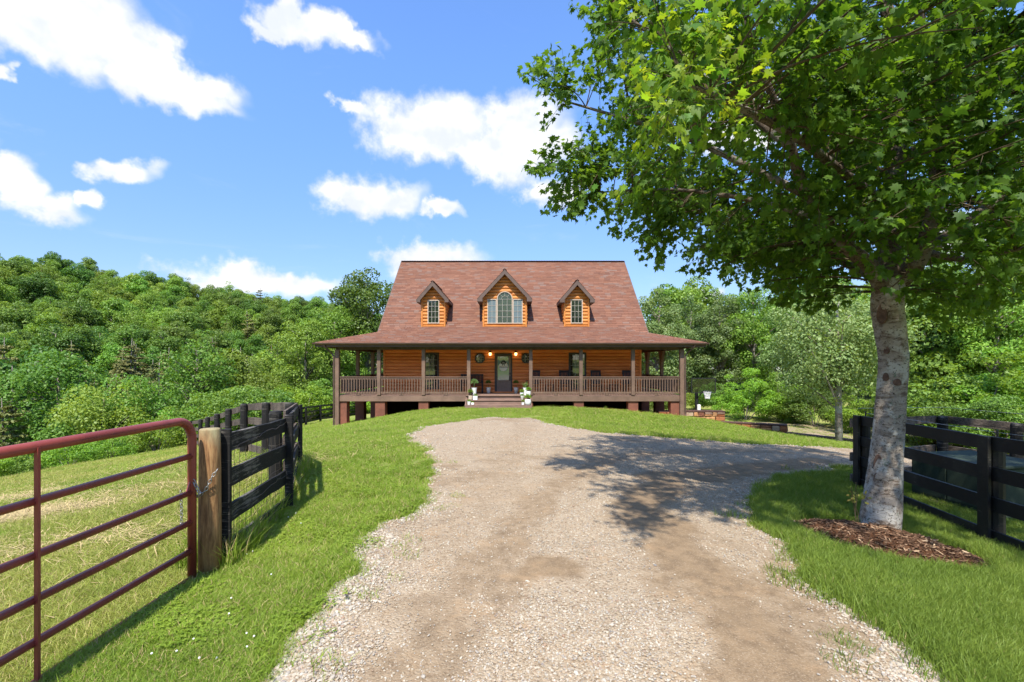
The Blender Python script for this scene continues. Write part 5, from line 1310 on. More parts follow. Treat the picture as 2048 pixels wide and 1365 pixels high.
# left, near panel beside the gate: front board stands in front of the post
PA = (ux(449, 3.80), 3.80); PB = (ux(572, 5.30), 5.30)
nf = thing_of('fence_panel', 'weathered black board panel nearest the gate, backed with wire mesh', 'fence', (PA[0], PA[1], 0)); O = Vector(nf.location)
dv = Vector((PB[0] - PA[0], PB[1] - PA[1], 0)); nv = Vector((dv.y, -dv.x, 0)).normalized()
for z, zz2 in ((1.03, 1.00), (.73, .70), (.42, .40), (.12, .08)):
    mb = MB(); a = Vector((0, 0, z)) - nv * .0; b = dv + Vector((0, 0, zz2 - .02)); c0 = (a + b) / 2; board(mb, a - c0, b - c0, .155, .03, 6, .004); o = mb.build('rail_board', M['weathered_black'], nf); o.location = c0
    mb = MB(); mb.box((0, 0, 0), (.075, .05, .17), ch=.006, jit=.004); o = mb.build('board_end', M['old_rail'], nf); o.location = (-.062, .0, z - .01)
mb = MB(); mb.box((0, 0, 0), (.09, .035, 1.20), ch=.004, jit=.003); o = mb.build('face_board', M['weathered_black'], nf); o.location = (.03, -.035, .555)
mb = MB(); mb.box((0, 0, 0), (.09, .035, 1.14), ch=.004, jit=.003); o = mb.build('face_board', M['weathered_black'], nf); o.location = dv + Vector((.05, -.03, .53))
mb = MB()
def wirepath(p, q, sag, n=9, r_=.0022):
    mb.tube([Vector(p).lerp(Vector(q), k / n) + Vector((random.uniform(-1, 1), random.uniform(-1, 1), random.uniform(-1, 1))) * sag for k in range(n + 1)], r_, 3)
for k in range(7): z = .10 + .14 * k; wirepath(nv * -.03 + Vector((0, 0, z)), dv - nv * .03 + Vector((0, 0, z - .02)), .012)
for k in range(1, 12): p = dv * (k / 12) - nv * .03; wirepath(p + Vector((0, 0, .02)), p + Vector((0, 0, 1.0)), .01, 7)
for z in (1.0, .42): wirepath(nv * .03 + Vector((0, 0, z - .02)), dv + nv * .03 + Vector((0, 0, z + .02)), .02, 14, .003)
mb.build('wire_mesh', M['wire'], nf)
LP = [(ux(551, 5.75), 5.75), (ux(580, 7.3), 7.3), (ux(532, 9.0), 9.0), (ux(488, 10.6), 10.6), (ux(457, 12.4), 12.4), (ux(434, 14.5), 14.5), (ux(415, 17), 17), (ux(401, 19.4), 19.4), (ux(380, 21.8), 21.8), (ux(352, 24), 24)]
fence('board_fence', 'weathered black board fence curving away round the left field', LP, 1.14, (1.06, .74, .42, .12), .15, M['weathered_black'], M['old_rail'], .078, -1, tops=[0, .03, .03, .05, .05, .05, .05, .05, .05, .05])
fj = thing_of('fence_panel', 'short weathered board panel bridging the bend of the black fence', 'fence', (PB[0], PB[1], 0)); O = Vector(fj.location)
for z in (1.04, .73, .42, .12):
    mb = MB(); q0 = Vector((PB[0] + .05, PB[1], z)); q1 = Vector((LP[1][0] + .12, LP[1][1], z - .10)); c0 = (q0 + q1) / 2; board(mb, q0 - c0, q1 - c0, .14, .028, 4, .005); o = mb.build('rail_board', M['weathered_black'], fj); o.location = c0 - O
mb = MB(); mb.box((0, 0, 0), (.04, .09, 1.16), ch=.004); o = mb.build('face_board', M['weathered_black'], fj); o.location = Vector((LP[1][0] + .14, LP[1][1] + .05, .45)) - O
# far fence across the lawn
FP = [(ux(556, 27.2), 27.2), (ux(585, 28.6), 28.6), (ux(612, 30.4), 30.4), (ux(641, 33.0), 33.0), (ux(668, 36), 36), (ux(694, 39.5), 39.5), (ux(716, 43), 43), (ux(736, 47), 47), (ux(756, 51), 51)]
fence('board_fence', 'distant black four-board fence behind the left corner of the porch', FP, 1.22, (1.15, .83, .5, .2), .12, M['black_fence'], M['black_fence'], .08, 1)
# right: near fence, then the enclosure behind it
RPt = [(5.92, 7.75), (5.50, 5.25), (5.1, 2.7), (4.8, .3)]
t = thing_of('board_fence', 'near black four-board fence right of the big maple', 'fence', (*RPt[0], 0), 0); O = Vector(t.location)
for i, (x, y) in enumerate(RPt):
    zg = hz(x, y)
    mb = MB(); mb.lathe((0, 0, -.15), [(.085, 0), (.082, 1.2), (.078, 1.36)], 12); o = mb.build('post', M['black_fence'], t); o.location = Vector((x + .10, y + .02, zg)) - O
    mb = MB(); mb.box((0, 0, .60), (.035, .15, 1.34), ch=.004); o = mb.build('face_board', M['black_fence'], t); o.location = Vector((x - .055, y, zg)) - O; o.rotation_euler = (0, 0, -.16)
for i in range(3):
    for r_ in (1.19, .84, .50, .12):
        a = Vector((*RPt[i], hz(*RPt[i]) + r_)); b = Vector((*RPt[i + 1], hz(*RPt[i + 1]) + r_)); c0 = (a + b) / 2; mb = MB(); board(mb, a - c0, b - c0, .155, .034, 4, .004); o = mb.build('rail_board', M['black_fence'], t); o.location = c0 - O + Vector((-.0, 0, 0))
mb = MB(); 
for (x, y) in RPt: mb.tube([Vector((x + .1, y, hz(x, y) + 1.2)) - O, Vector((x + .1, y, hz(x, y) + 1.34)) - O], .012, 6)
o = mb.build('insulator', M['black_iron'], t)
mb = MB(); w0 = [Vector((x + .1, y, hz(x, y) + 1.31)) - O for x, y in RPt]; mb.tube(w0, .003, 4); mb.build('fence_wire', M['galvanised'], t)
EP = [(6.0, 7.9), (8.75, 9.25), (9.15, 8.25), (9.7, 6.2), (10.2, 4.0)]
t = fence('board_fence', 'greyed board fence behind the green utility boxes', EP, 1.20, (1.12, .52, .14), .15, M['weathered_black'], M['old_rail'], .09, 1, skip=(0,))
mb = MB(); O = Vector(t.location); mb.tube([Vector((x, y, hz(x, y) + 1.38)) - O for x, y in EP], .003, 4); mb.build('fence_wire', M['galvanised'], t)

# utility boxes inside the enclosure
def ubox(label, x, y, rz, sx, sy, h):
    zg = min(hz(x, y), hz(x + .4, y)); t = thing_of('utility_box', label, 'utility box', (x, y, zg), rz); mb = MB()
    mb.box((sx / 2, sy / 2, .03), (sx + .25, sy + .25, .14), ch=.01); mb.build('pad', M['utility_pad'], t)
    mb = MB(); mb.box((sx / 2, sy / 2, .10 + h / 2), (sx, sy, h), ch=.012); mb.build('cabinet', M['utility_green'], t)
    mb = MB(); mb.box((sx / 2, sy / 2, .10 + h + .02), (sx + .04, sy + .04, .05), ch=.015); mb.build('lid', M['utility_green'], t)
    for k in (0, 1): mb = MB(); mb.box((-.006, sy * (.26 + .48 * k), .10 + h * .52), (.016, sy * .46, h * .86), ch=.006); mb.build('door', M['utility_green'], t)
    mb = MB(); mb.box((-.02, sy * .60, .10 + h * .9), (.03, .07, .03)); mb.box((-.02, sy * .8, .10 + h * .9), (.03, .06, .03)); mb.build('hasp', M['galvanised'], t)
    mb = MB(); mb.box((.035, -.003, .10 + h * .62), (.05, .006, .035)); mb.build('warning_label', M['yellow_decal'], t); 
    return t
ubox('dark green utility cabinet with a yellow tag behind the near black fence', 6.62, 6.32, .16, 1.15, 1.05, .62)
u2 = ubox('paler green utility cabinet with a white notice at the right edge', 7.95, 6.35, .05, .8, .9, .58)
mb = MB(); mb.box((.09, -.004, .40), (.10, .006, .16)); mb.build('notice', M['white_paint'], u2)
# ---------------------------------------------------------------- the big maple
MAPLE_OUT = np.array([(0, 0), (.20, -.10), (.20, .10), (.52, .16), (.34, .34), (.40, .58), (.17, .52), (0, 1.0), (-.17, .52), (-.40, .58), (-.34, .34), (-.52, .16), (-.20, .10), (-.20, -.10)])
def leaf_shape(out=MAPLE_OUT):
    P = np.vstack([[0, .30], out]); z = -.16 * np.abs(P[:, 0]) - .16 * P[:, 1] ** 2
    n = len(out); T = np.array([(0, 1 + i, 1 + (i + 1) % n) for i in range(n)])
    return np.column_stack([P, z]), T
LS_V, LS_T = leaf_shape()
def unitv(v): return v / np.maximum(np.linalg.norm(v, axis=-1, keepdims=True), 1e-9)
def place_shapes(SV, ST, pos, d, n, size):
    n = unitv(n - d * (n * d).sum(-1, keepdims=True)); s = np.cross(d, n)
    V = pos[:, None, :] + size[:, None, None] * (SV[None, :, 0:1] * s[:, None, :] + SV[None, :, 1:2] * d[:, None, :] + SV[None, :, 2:3] * n[:, None, :])
    k = len(SV); T = ST[None] + (np.arange(len(pos)) * k)[:, None, None]
    return V.reshape(-1, 3), T.reshape(-1, ST.shape[1])
MY = 5.45
def P3(px, py, Y): return np.array([ux(px, Y), Y, uz(py, Y)])
maple = empty('maple_tree', (ux(1762, MY), MY, -.32), 0, 'big maple with pale lichened trunk rising from the mulch ring by the driveway', 'tree'); MO = Vector(maple.location)
def limb(pts, radii, n=12, name='branch', sub=4):
    """smooth tapering limb through world points"""
    P = [np.array(p, float) for p in pts]; out = []; rr = []
    for i in range(len(P) - 1):
        p0 = P[max(i - 1, 0)]; p1 = P[i]; p2 = P[i + 1]; p3 = P[min(i + 2, len(P) - 1)]
        for k in range(sub):
            t = k / sub; out.append(.5 * ((2 * p1) + (-p0 + p2) * t + (2 * p0 - 5 * p1 + 4 * p2 - p3) * t * t + (-p0 + 3 * p1 - 3 * p2 + p3) * t ** 3)); rr.append(radii[i] * (1 - t) + radii[i + 1] * t)
    out.append(P[-1]); rr.append(radii[-1])
    return np.array(out), rr
M['limb_bark'] = mat('limb_bark', f_bark((.15, .115, .085), (.075, .052, .036), (.20, .18, .15)), .9, .1)
skel = []; skel_r = []
def add_limb(pts, radii, name='branch', n=10, lumps=0.0):
    o, rr = limb(pts, radii); mb = MB(); mb.tube([Vector(p) - MO for p in o], [r * (1 + random.uniform(-lumps, lumps)) for r in rr], n)
    ob = mb.build(name, M['limb_bark'], maple, smooth=True); skel.extend(o); skel_r.extend(rr); return ob
tr = [P3(1758, 1085, MY), P3(1760, 1050, MY), P3(1766, 990, MY), P3(1773, 900, MY), P3(1780, 800, MY), P3(1786, 720, MY), P3(1782, 660, MY), P3(1776, 610, MY), P3(1777, 560, MY)]
o, rr = limb(tr, [.245, .205, .182, .158, .143, .145, .155, .16, .16], sub=8); mb = MB(); NV = 28; base = 0; pv = []
for i, p in enumerate(o):
    for k in range(NV):
        a = 6.283 * k / NV; f = 1 + .05 * math.sin(a * 3 + i * .13) + .035 * math.sin(a * 5 - i * .21) + random.uniform(-.018, .018) + (.14 * math.sin(a * 4 + 1) * max(0, 1 - i / 9))
        pv.append((p[0] - MO.x + math.cos(a) * rr[i] * f, p[1] - MO.y + math.sin(a) * rr[i] * f, p[2] - MO.z))
mb.v = pv; mb.f = [(i * NV + k, i * NV + (k + 1) % NV, (i + 1) * NV + (k + 1) % NV, (i + 1) * NV + k) for i in range(len(o) - 1) for k in range(NV)]; mb.m = [0] * len(mb.f)
mb.build('trunk', M['maple_bark'], maple, smooth=True)
for px, py, w2, h2, side in [(1757, 625, .045, .11, -.12), (1762, 932, .04, .10, -.05), (1747, 965, .022, .07, -.13), (1775, 700, .02, .035, 0), (1801, 765, .03, .03, .1), (1757, 755, .02, .04, -.13)]:
    i = int(np.argmin([abs(q[2] - uz(py, MY - .2)) for q in o])); c = o[i]; r_ = rr[i]; ox = ux(px, MY - .18) - c[0]; ox = max(-r_ * .9, min(r_ * .9, ox)); oy = -math.sqrt(max(r_ * r_ - ox * ox, 0))
    cn = Vector((c[0] + ox, c[1] + oy, uz(py, MY - .2))) - MO; nx_ = Vector((ox, oy, 0)).normalized(); sx = Vector((0, 0, 1)).cross(nx_); mb = MB()
    mb.tube([cn + sx * w2 * math.cos(6.283 * k / 16) * (1 - .25 * math.sin(6.283 * k / 16)) + Vector((0, 0, h2 * math.sin(6.283 * k / 16))) - nx_ * .008 for k in range(16)], .013, 6, closed=True); mb.add([cn + sx * w2 * .9 * math.cos(6.283 * k / 12) + Vector((0, 0, h2 * .9 * math.sin(6.283 * k / 12))) + nx_ * .002 for k in range(12)], [tuple(range(12))]); mb.build('branch_scar', M['branch_scar'], maple, smooth=True)
add_limb([P3(1770, 585, MY), P3(1742, 535, 5.3), P3(1690, 490, 5.1), P3(1640, 425, 4.9), P3(1600, 355, 4.7), P3(1575, 270, 4.5), P3(1535, 170, 4.3), P3(1490, 40, 4.1)], [.105, .088, .072, .06, .05, .04, .03, .018], lumps=.06)
add_limb([P3(1777, 575, MY), P3(1786, 480, 5.55), P3(1791, 370, 5.6), P3(1792, 250, 5.7), P3(1786, 80, 5.8), (4.7, 5.9, 7.0), (4.6, 5.8, 8.3)], [.15, .13, .115, .10, .08, .05, .02], lumps=.05, n=14)
add_limb([P3(1792, 575, MY), P3(1838, 520, 5.2), P3(1866, 430, 5.0), P3(1876, 320, 4.85), P3(1882, 215, 4.7), P3(1872, 130, 4.6), P3(1836, 20, 4.4), (3.9, 4.2, 5.6), (3.6, 3.9, 6.4)], [.10, .085, .075, .065, .056, .045, .036, .026, .014], lumps=.06)
add_limb([P3(1882, 215, 4.7), P3(1925, 150, 4.6), P3(1955, 40, 4.5), (4.9, 4.3, 6.0)], [.045, .036, .028, .014])
add_limb([P3(1785, 560, MY), P3(1880, 485, 5.8), P3(1965, 420, 6.1), P3(2060, 350, 6.4), (8.4, 6.8, 5.3)], [.085, .07, .055, .04, .02])
add_limb([P3(1772, 570, MY), P3(1700, 530, 5.9), P3(1590, 485, 6.4), P3(1480, 440, 6.9), P3(1380, 400, 7.3)], [.07, .055, .04, .028, .014])
add_limb([P3(1788, 420, 5.6), P3(1690, 350, 5.0), P3(1600, 280, 4.3), P3(1480, 215, 3.6), P3(1370, 165, 3.0)], [.06, .05, .04, .026, .012])
add_limb([P3(1620, 395, 4.8), P3(1500, 335, 4.9), P3(1370, 275, 5.1), P3(1240, 235, 5.3), P3(1120, 200, 5.4)], [.045, .036, .028, .02, .008])
add_limb([P3(1585, 300, 4.6), P3(1450, 190, 4.9), P3(1330, 90, 5.2), P3(1220, 10, 5.4)], [.04, .03, .022, .01])
add_limb([P3(1650, 440, 4.9), P3(1500, 400, 5.3), P3(1350, 380, 5.6), P3(1200, 385, 5.8)], [.04, .03, .02, .008])
add_limb([P3(1790, 330, 5.7), P3(1900, 250, 5.2), P3(2040, 160, 4.8), (7.0, 4.5, 5.2)], [.06, .045, .03, .015])
add_limb([P3(1790, 250, 5.7), P3(1700, 120, 6.5), (3.5, 7.6, 6.4), (2.6, 8.4, 6.8)], [.06, .045, .03, .015])
add_limb([P3(1792, 300, 5.7), (5.8, 6.8, 5.0), (6.8, 7.8, 5.8), (7.6, 8.6, 6.3)], [.06, .045, .03, .015])
add_limb([P3(1840, 500, 5.3), P3(1930, 520, 4.9), P3(2030, 500, 4.5), (5.6, 4.1, 2.9)], [.04, .03, .02, .01])
SK = np.array(skel)
# crown: tips of boughs
LEFT = np.array([(-900, 1260), (-300, 1190), (0, 1150), (60, 1165), (110, 1110), (140, 1060), (165, 1075), (200, 1105), (300, 1085), (340, 1068), (425, 1108), (445, 1190), (480, 1275), (530, 1300), (550, 1420), (575, 1500), (600, 1560), (625, 1640)])
def keep_px(P, m=0):
    px = CX + F * P[:, 0] / P[:, 1]; py = HZ - F * (P[:, 2] - CAMZ) / P[:, 1]
    lim = np.interp(py, LEFT[:, 0], LEFT[:, 1])
    low = np.interp(px, [1000, 1290, 1500, 1650, 1760, 1850, 2000, 2200], [430, 545, 590, 620, 560, 625, 680, 690])
    return (P[:, 1] > 1.2) & ((px > lim + m) | (py < -400)) & (py < low - m * .5) | (P[:, 1] <= 1.2) & (P[:, 2] > 4.5)
c0_ = np.array([4.75, 5.6, 5.0]); N = 5200; u = unitv(rng.normal(size=(N, 3))); rad_ = rng.random(N) ** .42
R3 = np.where(u[:, 2:3] > 0, np.array([[4.7, 4.3, 4.6]]), np.array([[4.7, 4.3, 2.7]])); tips = c0_ + u * R3 * rad_[:, None]
ok = keep_px(tips, 28) & (np.linalg.norm(tips - np.array([0, 0, 1.7]), axis=1) > 2.7) & (tips[:, 0] > .15)
tips = tips[ok]; pyt = HZ - F * (tips[:, 2] - CAMZ) / np.maximum(tips[:, 1], .5); pxt = CX + F * tips[:, 0] / np.maximum(tips[:, 1], .5)
vis = (pyt > -60) & (pxt < 2120); tips = tips[vis | (rng.random(len(tips)) < .34)][:900]
extra = [P3(1056, 150, 5.0), P3(1100, 120, 5.2), P3(1115, 215, 5.3), P3(1130, 180, 5.1), P3(1075, 325, 5.4), P3(1120, 340, 5.5), P3(1118, 422, 5.6), P3(1165, 400, 5.4), P3(1175, 50, 5.3), P3(1180, 280, 5.4), P3(1160, 240, 5.4), P3(1200, 330, 5.4), P3(1200, 370, 5.8),
         P3(1285, 495, 5.6), P3(1330, 470, 5.5), P3(1310, 520, 5.7), P3(1395, 530, 5.8), P3(1440, 535, 5.6), P3(1500, 570, 6.2), P3(1545, 585, 6.6), P3(1600, 600, 6.0), P3(1350, 440, 5.6), P3(1250, 400, 5.6), P3(1290, 380, 5.5), P3(1420, 480, 5.6), P3(1480, 520, 5.7), P3(1540, 540, 5.6)] * 2
near = [P3(1330, 250, 2.7), P3(1370, 200, 2.9), P3(1400, 130, 2.9), P3(1440, 90, 3.0), P3(1350, 150, 2.8), P3(1420, 230, 3.1), P3(1300, 40, 3.1), P3(1480, 160, 3.3), P3(1400, 30, 3.0), P3(1550, 210, 3.5), P3(1600, 120, 3.4), P3(1700, 60, 3.3), P3(1550, 40, 3.2), P3(1800, 120, 3.6), P3(1900, 60, 3.5), P3(1650, 250, 3.8), P3(1950, 220, 3.8), P3(2020, 130, 3.6), P3(1570, 360, 4.1), P3(1640, 370, 4.2), P3(1900, 470, 4.4), P3(1960, 540, 4.6), P3(2030, 590, 4.7), P3(1900, 580, 5.0), P3(2000, 400, 4.4), P3(1860, 360, 4.3), P3(2040, 300, 4.2), P3(1700, 500, 4.9), P3(1730, 420, 4.6), P3(1990, 620, 5.6), P3(1930, 610, 6.2), P3(2045, 480, 4.6)]
tips = np.vstack([tips, extra, near, np.array(near) + rng.normal(0, .14, (len(near), 3))]); nn_ = len(near) * 2
lp = []; ld = []; young = []; tw = MB()
for ti, tip in enumerate(tips):
    dd = SK - tip; cost = np.linalg.norm(dd, axis=1) + 1.2 * np.clip(dd[:, 2] + .1, 0, 9); j = int(cost.argmin()); a = SK[j]; v = tip - a; L = np.linalg.norm(v)
    if L < .15: continue
    mid = a + v * .5 + np.array([0, 0, .12 * L]) + rng.normal(0, .06, 3) * L; npt = 7
    Q = np.array([(1 - t) ** 2 * a + 2 * t * (1 - t) * mid + t * t * tip for t in np.linspace(0, 1, npt)])
    r0 = min(.003 + .0055 * L, .018); tw.tube([Vector(q) - MO for q in Q], [r0 * (1 - .85 * t) + .0015 for t in np.linspace(0, 1, npt)], 4, cap=False)
    m = int(3 + L * 3.2)
    hv = v / L
    for s in range(m):
        t = .25 + .75 * (s + rng.random()) / m; i = min(int(t * (npt - 1)), npt - 2); q = Q[i] + (Q[i + 1] - Q[i]) * (t * (npt - 1) - i)
        dirn = unitv(hv * .7 + rng.normal(0, .75, 3) + np.array([0, 0, .1])); l2 = .22 + .3 * rng.random(); e = q + dirn * l2 + np.array([0, 0, -.03])
        if keep_px(np.array([e]), -10)[0]: tw.tube([Vector(q) - MO, Vector(e) - MO], [.003, .001], 3, cap=False)
        k = rng.integers(11, 17); tt = .25 + .8 * rng.random(k); pp = q + (e - q) * tt[:, None] + rng.normal(0, .035, (k, 3)); lp.append(pp); ld.append(np.tile(dirn, (k, 1)))
        isy = (ti >= len(tips) - nn_) and (tip[1] < 3.15) and t > .55
        young.append(np.full(k, isy))
o = tw.build('twigs', M['twig'], maple); o['kind'] = 'stuff'
lp = np.vstack(lp); ld = np.vstack(ld); young = np.concatenate(young)
k = keep_px(lp, -24) & (np.linalg.norm(lp - np.array([0, 0, 1.7]), axis=1) > 2.0); lp, ld, young = lp[k], ld[k], young[k]; n = len(lp)
d_ = unitv(ld * .5 + rng.normal(0, .45, (n, 3)) + np.array([0, 0, -.55])); nr = unitv(rng.normal(0, .45, (n, 3)) + np.array([0, 0, .9]) + ld * .3); sz = (.052 + .050 * rng.random(n)) * np.where(young, .78, 1)
dist = np.linalg.norm(lp - np.array([0, 0, 1.7]), axis=1); pxl = CX + F * lp[:, 0] / lp[:, 1]; pyl = HZ - F * (lp[:, 2] - CAMZ) / lp[:, 1]
facing = np.abs((nr * unitv(lp - np.array([0, 0, 1.7]))).sum(1)) + .3
app = np.where((pxl > 0) & (pxl < 2048) & (pyl > 0) & (pyl < 1300), sz / dist * facing, 0); order = np.argsort(-app); top = order[:300]; rest = np.setdiff1d(np.arange(n), top)
mo = np.array(MO)
for nm, sel, mt in (('leaves', rest[~young[rest]], LEAF['maple']), ('young_leaves', rest[young[rest]], LEAF['maple_young'])):
    if not len(sel): continue
    V, T = place_shapes(LS_V, LS_T, lp[sel] - mo, d_[sel], nr[sel], sz[sel]); o = link(nm, np_mesh(nm, V, T, mt), None, maple); o['kind'] = 'stuff'
lm = {False: np_mesh('leaf', LS_V, LS_T, LEAF['maple']), True: np_mesh('leaf', LS_V, LS_T, LEAF['maple_young'])}
for i in top:
    d = Vector(d_[i]); nrm = Vector(nr[i]); nrm = (nrm - d * nrm.dot(d)).normalized(); s = d.cross(nrm)
    o = link('leaf', lm[bool(young[i])], None, maple); o.matrix_local = Matrix.Translation(Vector(lp[i]) - MO) @ (Matrix((s, d, nrm)).transposed() * float(sz[i])).to_4x4()
    if young[i]: pass
print('maple leaves', n)

# mulch ring
MC = (3.98, 4.88); ang = R(-24)
def mul_r(X, Y):
    a = (X - MC[0]) * math.cos(ang) + (Y - MC[1]) * math.sin(ang); b = -(X - MC[0]) * math.sin(ang) + (Y - MC[1]) * math.cos(ang)
    return np.sqrt((a / .90) ** 2 + (b / .72) ** 2) + (vnoise(X, Y, .25, 50) - .5) * .2
xs = np.arange(2.7, 5.4, .04); ys = np.arange(3.9, 6.1, .04); X, Y = np.meshgrid(xs, ys); r_ = mul_r(X, Y)
mz = lambda X, Y, r_: height(X, Y) + .15 * (1 - np.clip(r_, 0, 1.15) ** 2) + (vnoise(X, Y, .1, 51) - .5) * .03
Z = mz(X, Y, r_); idx = (np.arange(len(ys) - 1)[:, None] * len(xs) + np.arange(len(xs) - 1)[None, :])[(r_ < 1.12)[:-1, :-1]]
M['mulch'] = mat('mulch', wear((.10, .045, .022), (.045, .022, .012), 14, fine=70, bmp=.8), .95, .05)
mch = mat('mulch_chip', lambda t, bs: t.ramp(isl_rand(t), [(0, (.040, .022, .013)), (.4, (.095, .052, .030)), (.75, (.16, .088, .05)), (.93, (.26, .16, .095)), (1, (.50, .36, .22))]), .9, .1)
mul = tag(link('mulch', np_mesh('mulch', np.stack([X.ravel(), Y.ravel(), Z.ravel()], 1), np.stack([idx, idx + 1, idx + 1 + len(xs), idx + len(xs)], 1), M['mulch'], smooth=True)), kind='stuff')
N = 15000; X = 2.7 + 2.7 * rng.random(N); Y = 3.9 + 2.2 * rng.random(N); r_ = mul_r(X, Y); k = r_ < 1.0 + .25 * rng.random(N) ** 2; X, Y, r_ = X[k], Y[k], r_[k]; n = len(X)
c = np.stack([X, Y, mz(X, Y, r_) + .008], 1); a = rng.random(n) * 3.14; d = unitv(np.stack([np.cos(a), np.sin(a), rng.normal(0, .25, n)], 1)); nr_ = unitv(rng.normal(0, .5, (n, 3)) + np.array([0, 0, 1])); L = .015 + .05 * rng.random(n) ** 2
SV = np.array([(-.09, -.5, 0), (.09, -.5, .05), (.11, .5, 0), (-.06, .5, .04)]); V, T = place_shapes(SV, np.array([(0, 1, 2, 3)]), c, d, nr_, L * 1.3)
tag(link('mulch_chips', np_mesh('mulch_chips', V, T, mch)), kind='stuff')
sp = empty('sapling', (ux(1716, 5.3), 5.3, hz(ux(1716, 5.3), 5.3)), 0, 'small reddish sapling growing at the left foot of the big maple', 'plant'); mb = MB()
for q in range(4): mb.tube([(0, 0, 0), (random.uniform(-.04, .04), 0, .2), (random.uniform(-.09, .09), random.uniform(-.05, .05), .42 + .05 * q)], .004, 4)
mb.build('stem', M['twig'], sp); mb = MB(); leaves(mb, (0, 0, .36), .11, 40, .05, .012, -.2); mb.build('foliage', leaf_mat('leaf_sapling', (.07, .09, .02), (.13, .11, .03), (.17, .08, .03)), sp)
lv = empty('fallen_sprig', (ux(1590, 4.35), 4.35, hz(ux(1590, 4.35), 4.35) + .02), 0, 'flat pale green weed lying at the driveway edge near the mulch', 'plant'); mb = MB()
for q in range(7): a = q * .9; mb.add([(0, 0, .01), (.05 * math.cos(a - .35), .05 * math.sin(a - .35), .03), (.12 * math.cos(a), .12 * math.sin(a), .01), (.05 * math.cos(a + .35), .05 * math.sin(a + .35), .03)], [(0, 1, 2, 3)])
mb.build('leaf_rosette', LEAF['light'], lv)

# ---------------------------------------------------------------- trees of the woods
LQ = np.array([(0, 0, 0), (.30, .42, -.05), (0, 1, -.12), (-.34, .5, .03)])
def crown_leaves(cc, cr, nleaf, lsize, r, flat=1.0, lay=0.0, out=1.0, under=.35):
    """leaves over the clumps cc (n,3) of radius cr (n)"""
    w_ = cr ** (1.1 if flat < .5 else 2); j = r.choice(len(cc), nleaf, p=w_ / w_.sum()); u = unitv(r.normal(size=(nleaf, 3))); flip = (u[:, 2] < 0) & (r.random(nleaf) > under); u[flip, 2] *= -1
    rr = cr[j] * (.55 + .5 * r.random(nleaf) ** .5); pos = cc[j] + u * rr[:, None] * np.array([1, 1, flat])
    nr = unitv(u * out + np.array([0, 0, .35 + lay]) + r.normal(0, .42, (nleaf, 3))); d = unitv(np.cross(nr, r.normal(size=(nleaf, 3)))); d = unitv(d + np.array([0, 0, -.35]))
    return place_shapes(LQ, np.array([(0, 1, 2, 3)]), pos - d * lsize * .5, d, nr, lsize * (.7 + .6 * r.random(nleaf)))
def tree_mesh(kind, seed, h, rad, nleaf, lsize, bark, leaf, base=.25):
    r = np.random.default_rng(seed); tm = MB()
    lean = r.normal(0, .02 * h, 2)
    if kind == 'pine':
        tm.tube([(0, 0, -1.5), (0, 0, h * .5), (lean[0], lean[1], h)], [h * .017, h * .012, h * .002], 6); cc = []; cr = []
        z = h * base; lv_ = 0
        while z < h * .97:
            f = 1 - (z / h - base) / (1 - base); L = rad * (f ** .7) * (.75 + .4 * r.random()); nb = int(4 + 3 * f)
            for q in range(nb):
                a = r.random() * 6.283; l = L * (.6 + .5 * r.random()); e = np.array([math.cos(a) * l, math.sin(a) * l, z + l * r.uniform(-.08, .28)])
                tm.tube([(0, 0, z), tuple(e)], [.04, .012], 3, cap=False)
                for s in (.18, .45, .7, .95): cc.append(np.array([0, 0, z]) * (1 - s) + e * s + r.normal(0, .12, 3) * np.array([1, 1, .4])); cr.append(l * (.24 + .14 * r.random()))
            z += h * .045 * (1 + .5 * r.random())
        V, T = crown_leaves(np.array(cc), np.array(cr), nleaf, lsize, r, .42, .5, .45, .6)
    elif kind == 'shrub':
        n = 64; a = r.random(n) * 6.283; q = np.sqrt(r.random(n)); zc = h * (.12 + .84 * r.random(n) ** .8 * (1 - .55 * q ** 1.5)) * (1 + .16 * np.sin(3 * a + seed)); cc = np.stack([np.cos(a) * q * rad * .8, np.sin(a) * q * rad * .8, zc], 1); cr = rad * (.11 + .15 * r.random(n))
        for c in cc[:10]: tm.tube([(0, 0, -.4), (c[0] * .5, c[1] * .5, c[2] * .6), tuple(c)], [.04, .025, .01], 4, cap=False)
        V, T = crown_leaves(cc, cr, nleaf, lsize, r, .6, .3, .6, .6)
    else:
        airy = kind == 'airy'; n = 74 if not airy else 110
        tm.tube([(0, 0, -1.5), (lean[0] * .3, lean[1] * .3, h * .35), (lean[0], lean[1], h * .85)], [h * .024, h * .017, h * .004], 7)
        u = unitv(r.normal(size=(n, 3))); q = r.random(n) ** (.38 if not airy else .36); zc = h * (base + 1) / 2; rz = h * (1 - base) / 2
        cc = u * np.array([rad, rad, rz]) * q[:, None] * .90; wid = np.where(cc[:, 2] < 0, 1.0, 1 - .25 * (cc[:, 2] / rz) ** 2) * (.84 + .30 * r.random(n) * np.sin(np.arctan2(cc[:, 1], cc[:, 0]) * 2 + cc[:, 2] * .9 + seed)); cc[:, :2] *= wid[:, None]; cc[:, 2] += zc; cc[:, :2] += lean * .6
        cr = rad * (.12 + .24 * r.random(n) ** 1.5) * (1.0 if not airy else .80)
        for i in range(0, n, 2):
            c = cc[i]; s = max(h * .2, c[2] - np.hypot(c[0], c[1]) * .9); tm.tube([(lean[0] * .5, lean[1] * .5, s), tuple(np.array([c[0] * .55, c[1] * .55, (s + c[2]) / 2 + .1])), tuple(c)], [h * .0065, h * .004, .015], 4, cap=False)
        V, T = crown_leaves(cc, cr, nleaf, lsize, r, .9, 0, .9, .55)
    trunk = tm.mesh('trunk', [bark], True); crown = np_mesh('crown', V, T, leaf)
    return trunk, crown
